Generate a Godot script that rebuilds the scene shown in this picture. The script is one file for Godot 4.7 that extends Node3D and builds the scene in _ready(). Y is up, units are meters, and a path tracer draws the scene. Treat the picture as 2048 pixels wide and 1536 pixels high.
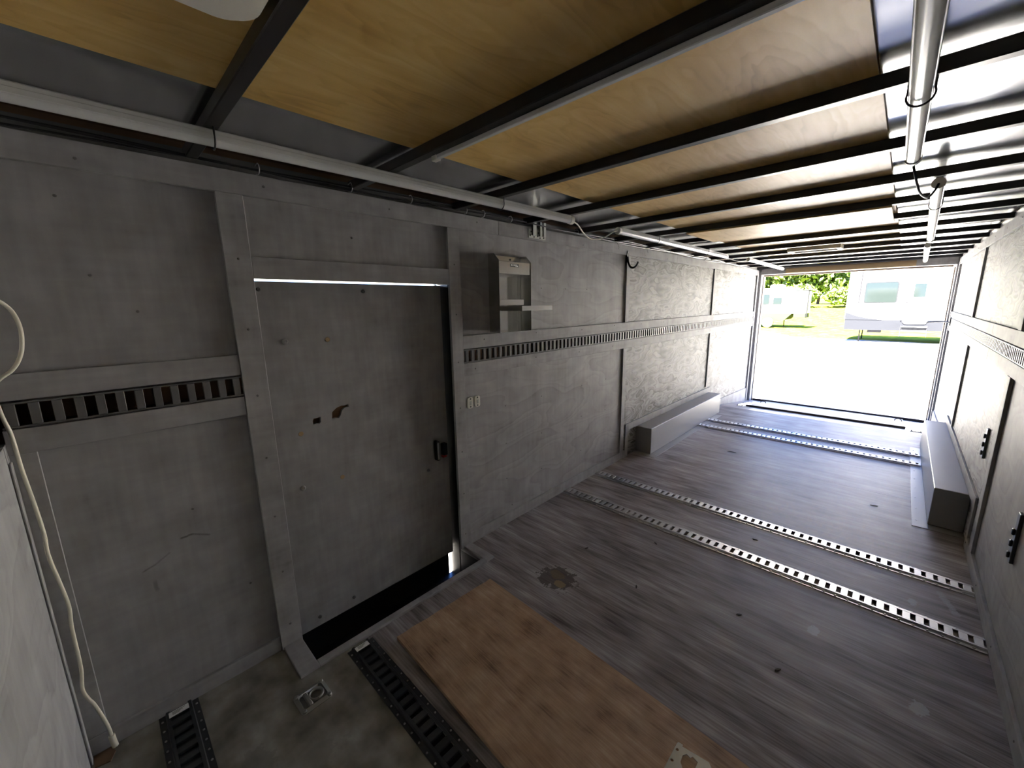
extends Node3D
# Inside of a long enclosed cargo trailer, seen from its front right corner towards the open rear ramp.
# x runs from the left wall (0) to the right wall (2.44), y up from the floor, and "s" in the helpers is the distance towards the rear (world z = -s).

const W := 2.44
const FRONT := -0.24
const REAR := 8.62
const SCUFFS := [
	[[Vector2(-0.008, 0.63), Vector2(0.03, 0.642), Vector2(0.079, 0.671)], 1.6, Color(0.22, 0.21, 0.20), 0.03],
	[[Vector2(0.118, 0.713), Vector2(0.155, 0.716), Vector2(0.209, 0.689)], 1.8, Color(0.20, 0.19, 0.18), 0.045],
	[[Vector2(0.217, 1.138), Vector2(0.211, 1.015), Vector2(0.208, 0.866), Vector2(0.199, 0.714)], 1.4, Color(0.70, 0.69, 0.67), 0.03],
	[[Vector2(0.02, 0.575), Vector2(0.022, 0.535)], 3.4, Color(0.18, 0.18, 0.18), 0.010],
	[[Vector2(0.162, 0.36), Vector2(0.149, 0.296)], 2.0, Color(0.70, 0.69, 0.67), 0.03],
	[[Vector2(0.09, 0.24), Vector2(0.20, 0.30), Vector2(0.30, 0.35)], 1.2, Color(0.66, 0.65, 0.63), 0.03]]
var mat := {}
var cache := {}
var taken := {}
var rng := RandomNumberGenerator.new()
var wall_l := Transform3D(Basis(Vector3(0, 0, -1), Vector3(0, 1, 0), Vector3(1, 0, 0)), Vector3.ZERO)    # (s, y, out of the left wall)
var wall_r := Transform3D(Basis(Vector3(0, 0, 1), Vector3(0, 1, 0), Vector3(-1, 0, 0)), Vector3(W, 0, 0))  # (-s, y, out of the right wall)
var wall_f := Transform3D(Basis(Vector3(-1, 0, 0), Vector3(0, 1, 0), Vector3(0, 0, -1)), Vector3(0, 0, -FRONT))  # (-x, y, out of the front wall)
var flat := Transform3D(Basis(Vector3(1, 0, 0), Vector3(0, 0, -1), Vector3(0, 1, 0)), Vector3.ZERO)      # (x, s, up)

func _ready() -> void:
	rng.seed = 77
	# ---------------------------------------------------------------- camera, sky, sun, exposure
	var cam := Camera3D.new()
	cam.name = "camera"
	cam.fov = 2.0 * rad_to_deg(atan(768.0 / 801.674))
	cam.near = 0.02
	cam.far = 400.0
	add_child(cam)
	cam.position = Vector3(1.958, 1.60, 0.0)
	cam.rotation_degrees = Vector3(-11.119, 44.090, -0.959)
	cam.current = true
	var sky_look := ProceduralSkyMaterial.new()
	sky_look.sky_top_color = Color(0.30, 0.49, 0.86)
	sky_look.sky_horizon_color = Color(0.58, 0.72, 0.92)
	sky_look.sky_curve = 0.16
	sky_look.ground_bottom_color = Color(0.45, 0.46, 0.42)
	sky_look.ground_horizon_color = Color(0.60, 0.66, 0.66)
	sky_look.sky_energy_multiplier = 0.75
	var env := Environment.new()
	env.background_mode = Environment.BG_SKY
	env.sky = Sky.new()
	env.sky.sky_material = sky_look
	env.tonemap_mode = Environment.TONE_MAPPER_LINEAR
	env.tonemap_exposure = 16.5
	env.sdfgi_enabled = true
	env.ssao_enabled = true
	env.ssil_enabled = true
	var we := WorldEnvironment.new()
	we.name = "world_environment"
	we.environment = env
	add_child(we)
	var sun := DirectionalLight3D.new()
	sun.name = "sun"
	sun.light_energy = 4.2
	sun.light_color = Color(1.0, 0.975, 0.935)
	sun.light_angular_distance = 0.53
	sun.shadow_enabled = true
	sun.sky_mode = DirectionalLight3D.SKY_MODE_LIGHT_ONLY
	add_child(sun)
	var el := deg_to_rad(61.0)
	var az := deg_to_rad(12.0)
	sun.basis = Basis.looking_at(Vector3(sin(az) * cos(el), -sin(el), -cos(az) * cos(el)), Vector3.UP)
	materials()
	# ---------------------------------------------------------------- structure
	build_floor()
	build_left_wall()
	build_right_wall()
	build_front_wall()
	build_ceiling()
	build_rear()
	build_ground()
	# ---------------------------------------------------------------- things
	build_side_door()
	build_wheel_boxes()
	build_tracks()
	build_lights()
	build_cabinet()
	build_wall_bits()
	build_floor_bits()
	build_cables()
	build_outdoors()

# ==================================================================== shape helpers
func begin() -> SurfaceTool:
	var t := SurfaceTool.new()
	t.begin(Mesh.PRIMITIVE_TRIANGLES)
	return t

func put(t: SurfaceTool, p: Vector3, n: Vector3, uv: Vector2) -> void:
	t.set_normal(n)
	t.set_uv(uv)
	t.add_vertex(p)

func tri(t: SurfaceTool, a: Vector3, b: Vector3, c: Vector3, na: Vector3, nb: Vector3, nc: Vector3, ua: Vector2, ub: Vector2, uc: Vector2) -> void:
	if (c - a).cross(b - a).dot(na + nb + nc) < 0.0:
		put(t, a, na, ua); put(t, c, nc, uc); put(t, b, nb, ub)
	else:
		put(t, a, na, ua); put(t, b, nb, ub); put(t, c, nc, uc)

func uv_of(p: Vector3, n: Vector3, off: Vector2, swap: bool) -> Vector2:
	var q := n.abs()
	var uv := Vector2(p.x, p.y)
	if q.x >= q.y and q.x >= q.z:
		uv = Vector2(p.z, p.y)
	elif q.y >= q.z:
		uv = Vector2(p.x, p.z)
	if swap:
		uv = Vector2(uv.y, uv.x)
	return uv + off

func face(t: SurfaceTool, pts: Array, n: Vector3, off := Vector2.ZERO, swap := false, xf := Transform3D.IDENTITY) -> void:
	var wn: Vector3 = (xf.basis * n).normalized()
	var w := []
	var u := []
	for p in pts:
		w.append(xf * p)
		u.append(uv_of(p, n, off, swap))
	for i in range(1, pts.size() - 1):
		tri(t, w[0], w[i], w[i + 1], wn, wn, wn, u[0], u[i], u[i + 1])

func cbox(t: SurfaceTool, lo: Vector3, hi: Vector3, bev := 0.0, off := Vector2.ZERO, swap := false, xf := Transform3D.IDENTITY) -> void:
	var c := (lo + hi) / 2.0
	var h := (hi - lo) / 2.0
	var b := minf(bev, 0.45 * minf(h.x, minf(h.y, h.z)) * 2.0)
	for a in 3:
		var u := (a + 1) % 3
		var v := (a + 2) % 3
		for sg in [-1.0, 1.0]:
			var n := Vector3.ZERO
			n[a] = sg
			var pts := []
			for q in [[-1, -1], [1, -1], [1, 1], [-1, 1]]:
				var p := c
				p[a] += sg * h[a]
				p[u] += q[0] * (h[u] - b)
				p[v] += q[1] * (h[v] - b)
				pts.append(p)
			face(t, pts, n, off, swap, xf)
	if b <= 0.0:
		return
	for a in 3:
		var u := (a + 1) % 3
		var v := (a + 2) % 3
		for su in [-1.0, 1.0]:
			for sv in [-1.0, 1.0]:
				var n := Vector3.ZERO
				n[u] = su
				n[v] = sv
				var pts := []
				for e in [[-1, 0], [1, 0], [1, 1], [-1, 1]]:
					var p := c
					p[a] += e[0] * (h[a] - b)
					p[u] += su * (h[u] if e[1] == 0 else h[u] - b)
					p[v] += sv * (h[v] - b if e[1] == 0 else h[v])
					pts.append(p)
				face(t, pts, n.normalized(), off, swap, xf)
	for sx in [-1.0, 1.0]:
		for sy in [-1.0, 1.0]:
			for sz in [-1.0, 1.0]:
				var sgn := Vector3(sx, sy, sz)
				var pts := []
				for a in 3:
					var p := c
					for k in 3:
						p[k] += sgn[k] * (h[k] if k == a else h[k] - b)
					pts.append(p)
				face(t, pts, sgn.normalized(), off, swap, xf)

func bx(t: SurfaceTool, x0: float, x1: float, y0: float, y1: float, s0: float, s1: float, bev := 0.0, off := Vector2.ZERO, swap := false) -> void:
	cbox(t, Vector3(x0, y0, -s1), Vector3(x1, y1, -s0), bev, off, swap)

func prism(t: SurfaceTool, poly: PackedVector2Array, z0: float, z1: float, xf := Transform3D.IDENTITY, off := Vector2.ZERO) -> void:
	var ccw := poly
	if Geometry2D.is_polygon_clockwise(ccw):
		ccw = poly.duplicate()
		ccw.reverse()
	var idx := Geometry2D.triangulate_polygon(ccw)
	for side in 2:
		var z := z1 if side == 0 else z0
		var n: Vector3 = (xf.basis * Vector3(0, 0, 1.0 if side == 0 else -1.0)).normalized()
		for i in range(0, idx.size(), 3):
			var p := []
			var u := []
			for k in 3:
				var q := ccw[idx[i + k]]
				p.append(xf * Vector3(q.x, q.y, z))
				u.append(q + off)
			tri(t, p[0], p[1], p[2], n, n, n, u[0], u[1], u[2])
	var run := 0.0
	for i in ccw.size():
		var a := ccw[i]
		var b := ccw[(i + 1) % ccw.size()]
		var d := b - a
		if d.length() < 1e-6:
			continue
		var n: Vector3 = (xf.basis * Vector3(d.y, -d.x, 0).normalized()).normalized()
		var q := [xf * Vector3(a.x, a.y, z0), xf * Vector3(b.x, b.y, z0), xf * Vector3(b.x, b.y, z1), xf * Vector3(a.x, a.y, z1)]
		var u := [Vector2(run, z0), Vector2(run + d.length(), z0), Vector2(run + d.length(), z1), Vector2(run, z1)]
		tri(t, q[0], q[1], q[2], n, n, n, u[0], u[1], u[2])
		tri(t, q[0], q[2], q[3], n, n, n, u[0], u[2], u[3])
		run += d.length()

func rounded(x0: float, y0: float, x1: float, y1: float, r: float, seg := 6) -> PackedVector2Array:
	var out := PackedVector2Array()
	for c in [[x1 - r, y1 - r, 0.0], [x0 + r, y1 - r, 90.0], [x0 + r, y0 + r, 180.0], [x1 - r, y0 + r, 270.0]]:
		for k in seg + 1:
			var a := deg_to_rad(c[2] + 90.0 * k / seg)
			out.append(Vector2(c[0] + r * cos(a), c[1] + r * sin(a)))
	return out

func tube(t: SurfaceTool, pts: Array, r: float, sides := 8, smooth_path := true) -> void:
	var path := pts
	if smooth_path and pts.size() > 2:
		var cv := Curve3D.new()
		for i in pts.size():
			var tan: Vector3 = (pts[mini(i + 1, pts.size() - 1)] - pts[maxi(i - 1, 0)]) / 6.0
			cv.add_point(pts[i], -tan, tan)
		path = []
		for i in pts.size() - 1:
			for k in 5:
				path.append(cv.sample(i, k / 5.0))
		path.append(pts[pts.size() - 1])
	var rings := []
	var side := Vector3.ZERO
	for i in path.size():
		var d: Vector3 = (path[mini(i + 1, path.size() - 1)] - path[maxi(i - 1, 0)]).normalized()
		if side == Vector3.ZERO:
			side = d.cross(Vector3.UP if absf(d.y) < 0.9 else Vector3.RIGHT).normalized()
		side = (side - d * side.dot(d)).normalized()
		var up := d.cross(side)
		var ring := []
		for k in sides:
			var a := TAU * k / sides
			ring.append(side * cos(a) + up * sin(a))
		rings.append(ring)
	for i in path.size() - 1:
		for k in sides:
			var k2 := (k + 1) % sides
			var n := [rings[i][k], rings[i][k2], rings[i + 1][k2], rings[i + 1][k]]
			var p := [path[i] + n[0] * r, path[i] + n[1] * r, path[i + 1] + n[2] * r, path[i + 1] + n[3] * r]
			tri(t, p[0], p[1], p[2], n[0], n[1], n[2], Vector2(k, i), Vector2(k + 1, i), Vector2(k + 1, i + 1))
			tri(t, p[0], p[2], p[3], n[0], n[2], n[3], Vector2(k, i), Vector2(k + 1, i + 1), Vector2(k, i + 1))
	for e in [0, path.size() - 1]:
		var n: Vector3 = (path[0] - path[1]).normalized() if e == 0 else (path[e] - path[e - 1]).normalized()
		for k in range(1, sides - 1):
			tri(t, path[e] + rings[e][0] * r, path[e] + rings[e][k] * r, path[e] + rings[e][k + 1] * r, n, n, n, Vector2.ZERO, Vector2.RIGHT, Vector2.ONE)

func lathe(t: SurfaceTool, prof: Array, seg := 12, xf := Transform3D.IDENTITY) -> void:
	# profile of (radius, height along local z), flat between its points
	for i in prof.size() - 1:
		var a: Vector2 = prof[i]
		var b: Vector2 = prof[i + 1]
		var nn := Vector2(b.y - a.y, a.x - b.x).normalized()
		for k in seg:
			var c0 := Vector2.from_angle(TAU * k / seg)
			var c1 := Vector2.from_angle(TAU * (k + 1) / seg)
			var n0: Vector3 = (xf.basis * Vector3(c0.x * nn.x, c0.y * nn.x, nn.y)).normalized()
			var n1: Vector3 = (xf.basis * Vector3(c1.x * nn.x, c1.y * nn.x, nn.y)).normalized()
			var p := [xf * Vector3(c0.x * a.x, c0.y * a.x, a.y), xf * Vector3(c1.x * a.x, c1.y * a.x, a.y), xf * Vector3(c1.x * b.x, c1.y * b.x, b.y), xf * Vector3(c0.x * b.x, c0.y * b.x, b.y)]
			if a.x > 1e-6:
				tri(t, p[0], p[1], p[2], n0, n1, n1, Vector2(k, i), Vector2(k + 1, i), Vector2(k + 1, i + 1))
			if b.x > 1e-6:
				tri(t, p[0], p[2], p[3], n0, n1, n0, Vector2(k, i), Vector2(k + 1, i + 1), Vector2(k, i + 1))

func moved(xf: Transform3D, p: Vector3) -> Transform3D:
	return Transform3D(xf.basis, xf * p)

# ==================================================================== node helpers
func numbered(called: String) -> String:
	taken[called] = taken.get(called, -1) + 1
	return called if taken[called] == 0 else "%s_%03d" % [called, taken[called]]

func thing(called: String, label: String, category: String, at := Vector3.ZERO, group := "") -> Node3D:
	var o := Node3D.new()
	o.name = numbered(called)
	add_child(o)
	o.position = at
	o.set_meta("label", label)
	o.set_meta("category", category)
	if group:
		o.set_meta("group", group)
	return o

func setting(called: String, label := "") -> Node3D:
	var o := Node3D.new()
	o.name = called
	add_child(o)
	o.set_meta("kind", "structure")
	if label:
		o.set_meta("label", label)
	return o

func part(called: String, t, m: Material, parent: Node3D, label := "", stuff := false) -> MeshInstance3D:
	# a mesh written in world coordinates, hung under its thing
	var o := MeshInstance3D.new()
	o.name = called
	o.mesh = t.commit() if t is SurfaceTool else t
	o.material_override = m
	o.cast_shadow = GeometryInstance3D.SHADOW_CASTING_SETTING_ON
	parent.add_child(o, true)
	if parent != self and parent.get_parent() == self:
		o.position = -parent.position
	if label:
		o.set_meta("label", label)
	if stuff:
		o.set_meta("kind", "stuff")
	return o

func piece(called: String, mesh: Mesh, m: Material, parent: Node3D, xf: Transform3D) -> MeshInstance3D:
	# a shared mesh placed in world coordinates under a thing
	var o := MeshInstance3D.new()
	o.name = called
	o.mesh = mesh
	o.material_override = m
	parent.add_child(o, true)
	o.transform = xf
	if parent.get_parent() == self:
		o.position = xf.origin - parent.position
	return o

# ==================================================================== materials
func lin(r: float, g: float, b: float) -> Color:
	return Color(r, g, b).linear_to_srgb()

func plain(c: Color, rough: float, metal := 0.0, spec := 0.5) -> StandardMaterial3D:
	var m := StandardMaterial3D.new()
	m.albedo_color = c
	m.roughness = rough
	m.metallic = metal
	m.metallic_specular = spec
	return m

func noise(w: int, h: int, sd: int, freq: float, oct: int, sx: float, sy: float, warp := 0.0) -> PackedByteArray:
	var n := FastNoiseLite.new()
	n.seed = sd
	n.noise_type = FastNoiseLite.TYPE_SIMPLEX_SMOOTH
	n.frequency = freq
	n.fractal_octaves = oct
	n.fractal_type = FastNoiseLite.FRACTAL_FBM if oct > 1 else FastNoiseLite.FRACTAL_NONE
	if warp > 0.0:
		n.domain_warp_enabled = true
		n.domain_warp_amplitude = warp
		n.domain_warp_frequency = freq * 1.5
		n.domain_warp_fractal_octaves = 2
	var im := n.get_seamless_image(maxi(16, int(w / sx)), maxi(16, int(h / sy)))
	im.convert(Image.FORMAT_L8)
	im.resize(w, h, Image.INTERPOLATE_CUBIC)
	return im.get_data()

func ramp(stops: Array) -> PackedByteArray:
	# 256 sRGB colours from [position, linear colour] stops
	var g := Gradient.new()
	var at := PackedFloat32Array()
	var cs := PackedColorArray()
	for s in stops:
		at.append(s[0])
		cs.append(Color(s[1][0], s[1][1], s[1][2]).linear_to_srgb())
	g.offsets = at
	g.colors = cs
	var out := PackedByteArray()
	for i in 256:
		var c := g.sample(i / 255.0)
		out.append_array([int(c.r * 255), int(c.g * 255), int(c.b * 255)])
	return out

func blend(w: int, h: int, layers: Array, lut: PackedByteArray) -> Image:
	# layers of [bytes, weight]; the weighted sum round the middle picks a colour of the ramp
	var n := w * h
	var acc := PackedFloat32Array()
	acc.resize(n)
	acc.fill(128.0)
	for l in layers:
		var b: PackedByteArray = l[0]
		var k: float = l[1]
		for i in n:
			acc[i] += (b[i] - 128) * k
	var out := PackedByteArray()
	out.resize(n * 3)
	for i in n:
		var v := clampi(int(acc[i]), 0, 255) * 3
		out[i * 3] = lut[v]
		out[i * 3 + 1] = lut[v + 1]
		out[i * 3 + 2] = lut[v + 2]
	return Image.create_from_data(w, h, false, Image.FORMAT_RGB8, out)

func rings(b: PackedByteArray, turns: float) -> PackedByteArray:
	# contour lines of a smooth field: the early and late wood of rotary-cut veneer
	var lut := PackedByteArray()
	for i in 256:
		var f := fposmod(i / 255.0 * turns, 1.0)
		var base := 0.70 if int(i / 255.0 * turns) % 3 != 1 else 0.52
		lut.append(int(255.0 * (base - 0.56 * pow(f, 1.8) if f < 0.86 else lerpf(base - 0.43, 0.70, (f - 0.86) / 0.14))))
	var out := b.duplicate()
	for i in b.size():
		out[i] = lut[b[i]]
	return out

func tex(im: Image) -> ImageTexture:
	im.generate_mipmaps()
	return ImageTexture.create_from_image(im)

func textured(im: Image, size: Vector2, rough: float, relief := 0.0, spec := 0.5) -> StandardMaterial3D:
	var m := StandardMaterial3D.new()
	var t := tex(im)
	m.albedo_texture = t
	m.uv1_scale = Vector3(1.0 / size.x, 1.0 / size.y, 1)
	m.roughness = rough
	m.metallic_specular = spec
	if relief > 0.0:
		m.heightmap_enabled = true
		m.heightmap_texture = t
		m.heightmap_scale = relief
	return m

func materials() -> void:
	# painted plywood of the walls: fine upright brush grain, mottling, and on some sheets the veneer's figure showing through
	var paint := ramp([[0.0, [0.118, 0.112, 0.108]], [0.35, [0.284, 0.278, 0.276]], [0.6, [0.362, 0.356, 0.355]], [1.0, [0.50, 0.495, 0.49]]])
	var fine := noise(1024, 512, 11, 0.05, 3, 1.0, 10.0)
	var along := noise(1024, 512, 12, 0.05, 3, 9.0, 1.0)
	var blot := noise(1024, 512, 13, 0.009, 4, 1.0, 1.0)
	mat.paint_smooth = textured(blend(1024, 512, [[fine, 0.16], [blot, 0.34], [along, 0.10]], paint), Vector2(2.0, 1.0), 0.62, 0.03, 0.25)
	var figure := noise(1024, 512, 21, 0.0075, 2, 3.0, 1.0, 14.0)
	var fig_rings := rings(figure, 5.0)
	mat.paint_mild = textured(blend(1024, 512, [[fine, 0.14], [blot, 0.30], [fig_rings, 0.30]], paint), Vector2(2.6, 1.3), 0.60, 0.06, 0.25)
	var figure2 := noise(1024, 512, 37, 0.0085, 3, 3.2, 1.0, 16.0)
	var fig_rings2 := rings(figure2, 9.0)
	var figured := ramp([[0.0, [0.068, 0.062, 0.057]], [0.30, [0.158, 0.150, 0.142]], [0.55, [0.285, 0.279, 0.270]], [0.8, [0.385, 0.380, 0.370]], [1.0, [0.47, 0.465, 0.455]]])
	mat.paint_grain = textured(blend(1024, 512, [[fine, 0.16], [blot, 0.34], [fig_rings2, 1.05]], figured), Vector2(2.9, 1.35), 0.58, 0.10, 0.25)
	var scuffed := blend(1024, 512, [[fine, 0.16], [blot, 0.34], [along, 0.10]], paint)
	for q in SCUFFS:
		scuff(scuffed, q[0], q[1], q[2], q[3])
	mat.paint_scuffed = textured(scuffed, Vector2(2.0, 1.0), 0.62, 0.03, 0.25)
	mat.paint_strip = textured(blend(1024, 512, [[fine, 0.14], [blot, 0.40], [along, 0.16]], paint), Vector2(2.0, 1.0), 0.62, 0.03, 0.25)
	mat.paint_box = plain(lin(0.27, 0.265, 0.255), 0.38)
	# floor plywood: worn grey-brown paint, grain across the trailer
	var grain := noise(1024, 512, 41, 0.05, 4, 12.0, 1.0)
	var hair := noise(1024, 512, 44, 0.20, 3, 18.0, 1.0)
	var wear := noise(1024, 512, 42, 0.010, 4, 3.0, 1.0)
	var wear2 := noise(1024, 512, 43, 0.03, 3, 5.0, 1.0)
	var floor_ramp := ramp([[0.0, [0.07, 0.060, 0.058]], [0.35, [0.205, 0.182, 0.178]], [0.6, [0.305, 0.280, 0.276]], [0.85, [0.44, 0.42, 0.415]], [1.0, [0.55, 0.535, 0.53]]])
	cache.floor_a = blend(1024, 512, [[grain, 0.36], [hair, 0.42], [wear, 0.46], [wear2, 0.25]], floor_ramp)
	var grain_b := noise(1024, 512, 51, 0.05, 4, 14.0, 1.0)
	var wear_b := noise(1024, 512, 52, 0.011, 4, 2.4, 1.0)
	cache.floor_b = blend(1024, 512, [[grain_b, 0.34], [hair, 0.42], [wear_b, 0.50], [wear2, 0.2]], floor_ramp)
	var grime := ramp([[0.0, [0.08, 0.074, 0.058]], [0.4, [0.205, 0.194, 0.16]], [0.7, [0.31, 0.30, 0.26]], [1.0, [0.46, 0.45, 0.41]]])
	var cloud := noise(1024, 512, 55, 0.012, 5, 1.0, 1.0)
	cache.floor_front = blend(1024, 512, [[cloud, 0.75], [grain, 0.12]], grime)
	# ceiling plywood: bare yellow pine
	var pine := ramp([[0.0, [0.46, 0.265, 0.065]], [0.4, [0.70, 0.450, 0.135]], [0.65, [0.78, 0.535, 0.185]], [1.0, [0.87, 0.66, 0.29]]])
	var pg := noise(1024, 512, 61, 0.045, 3, 14.0, 1.0)
	var pf := rings(noise(1024, 512, 62, 0.008, 2, 4.0, 1.0, 18.0), 8.0)
	var pb := noise(1024, 512, 63, 0.008, 4, 1.5, 1.0)
	mat.pine = textured(blend(1024, 512, [[pg, 0.30], [pf, 0.34], [pb, 0.55]], pine), Vector2(2.44, 1.22), 0.5, 0.01)
	# loose board: brown weathered plywood
	var brown := ramp([[0.0, [0.16, 0.090, 0.048]], [0.35, [0.37, 0.235, 0.138]], [0.65, [0.48, 0.325, 0.20]], [1.0, [0.62, 0.48, 0.33]]])
	mat.board = textured(blend(1024, 512, [[grain_b, 0.26], [hair, 0.40], [wear, 0.34], [cloud, 0.48]], brown), Vector2(1.9, 0.8), 0.62, 0.05)
	mat.raw_wood = plain(lin(0.36, 0.25, 0.13), 0.7)
	mat.brown_wood = plain(lin(0.16, 0.095, 0.05), 0.75)
	# metals
	var skin := plain(lin(0.64, 0.65, 0.66), 0.20, 1.0)
	mat.skin = skin
	mat.aluminium = plain(lin(0.64, 0.64, 0.62), 0.20, 1.0)
	mat.steel = plain(lin(0.46, 0.455, 0.46), 0.32, 1.0)
	mat.zinc = plain(lin(0.55, 0.56, 0.52), 0.38, 1.0)
	mat.track_black = plain(lin(0.035, 0.036, 0.037), 0.32)
	mat.track_paint = plain(lin(0.145, 0.142, 0.140), 0.45, 0.0, 0.3)
	mat.beam = plain(lin(0.016, 0.014, 0.015), 0.35)
	mat.black = plain(lin(0.012, 0.012, 0.014), 0.5)
	mat.rubber = plain(lin(0.010, 0.010, 0.012), 0.35)
	mat.white = plain(lin(0.74, 0.72, 0.64), 0.35)
	mat.cord_white = plain(lin(0.70, 0.66, 0.54), 0.45)
	mat.lens = plain(lin(0.66, 0.67, 0.66), 0.22)
	mat.sticker = plain(lin(0.72, 0.72, 0.70), 0.5)
	mat.ink = plain(lin(0.05, 0.05, 0.05), 0.6)
	mat.red = plain(lin(0.50, 0.03, 0.02), 0.4)
	mat.sill = plain(lin(0.22, 0.175, 0.125), 0.6)
	mat.hinge = plain(lin(0.035, 0.022, 0.016), 0.6)
	mat.dull_zinc = plain(lin(0.30, 0.30, 0.27), 0.45, 0.6)
	mat.screw = plain(lin(0.35, 0.34, 0.33), 0.35, 1.0)
	mat.post = plain(lin(0.25, 0.18, 0.12), 0.5)
	mat.ramp = plain(lin(0.26, 0.26, 0.27), 0.6)
	mat.debris = plain(lin(0.035, 0.025, 0.02), 0.8)
	# outdoors
	var grit := noise(1024, 512, 71, 0.03, 4, 1.0, 1.0)
	mat.gravel = textured(blend(512, 256, [[noise(512, 256, 72, 0.06, 4, 1.0, 1.0), 0.6]], ramp([[0.0, [0.36, 0.34, 0.31]], [0.5, [0.52, 0.50, 0.465]], [1.0, [0.66, 0.64, 0.60]]])), Vector2(6, 3), 0.9)
	mat.grass = textured(blend(1024, 512, [[grit, 0.5], [blot, 0.6]], ramp([[0.0, [0.07, 0.10, 0.006]], [0.5, [0.15, 0.175, 0.012]], [1.0, [0.25, 0.24, 0.035]]])), Vector2(9, 4.5), 0.95, 0.0, 0.08)
	mat.rv_white = plain(lin(0.78, 0.78, 0.77), 0.35)
	mat.rv_grey = plain(lin(0.014, 0.015, 0.018), 0.8, 0.0, 0.15)
	mat.rv_green = plain(lin(0.024, 0.030, 0.024), 0.8, 0.0, 0.15)
	mat.rv_line = plain(lin(0.015, 0.015, 0.017), 0.8, 0.0, 0.15)
	mat.rv_glass = plain(lin(0.012, 0.016, 0.015), 0.06)
	mat.tyre = plain(lin(0.012, 0.012, 0.012), 0.8)
	mat.leaf = plain(lin(0.055, 0.095, 0.008), 0.7)
	mat.leaf.backlight = lin(0.05, 0.10, 0.01)
	mat.leaf_pale = plain(lin(0.085, 0.125, 0.014), 0.7)
	mat.leaf_pale.backlight = lin(0.06, 0.10, 0.012)
	mat.bark = plain(lin(0.05, 0.035, 0.025), 0.9)

func scuff(im: Image, pts: Array, wide: float, c: Color, strength: float) -> void:
	# a rubbed mark along a line of (distance, height) points on the front left panel
	for i in pts.size() - 1:
		var a: Vector2 = pts[i]
		var b: Vector2 = pts[i + 1]
		for k in 60:
			var p := a.lerp(b, k / 60.0)
			for dx in range(-3, 4):
				for dy in range(-3, 4):
					if Vector2(dx, dy).length() > wide + 0.6 * sin(k * 0.9 + i):
						continue
					var x := posmod(int(p.x * 512.0) + dx, 1024)
					var y := posmod(int(p.y * 512.0) + dy, 512)
					im.set_pixel(x, y, im.get_pixel(x, y).lerp(c, strength))

func dab(im: Image, s1: float, x: float, s: float, rx: float, rs: float, c: Color, strength: float, sd: int) -> void:
	# a dried spill on a floor sheet: a ragged patch of its own colour
	var n := FastNoiseLite.new()
	n.seed = sd
	n.frequency = 0.035
	var k := 1024.0 / W
	var cx := x * k
	var cy := (s1 - s) * 512.0 / 1.22
	for py in range(int(cy - rs * 640), int(cy + rs * 640)):
		for px in range(int(cx - rx * 640), int(cx + rx * 640)):
			if px < 0 or py < 0 or px >= 1024 or py >= 512:
				continue
			var d := Vector2((px - cx) / (rx * k), (py - cy) / (rs * k)).length() + 0.55 * n.get_noise_2d(px, py) + 0.25 * n.get_noise_2d(px * 4.0, py * 4.0)
			if d < 1.0:
				im.set_pixel(px, py, im.get_pixel(px, py).lerp(c, strength))

# ==================================================================== the floor
func floor_y(s: float) -> float:
	return 0.0 if s < 6.65 else -0.137 * (s - 6.65)

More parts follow.
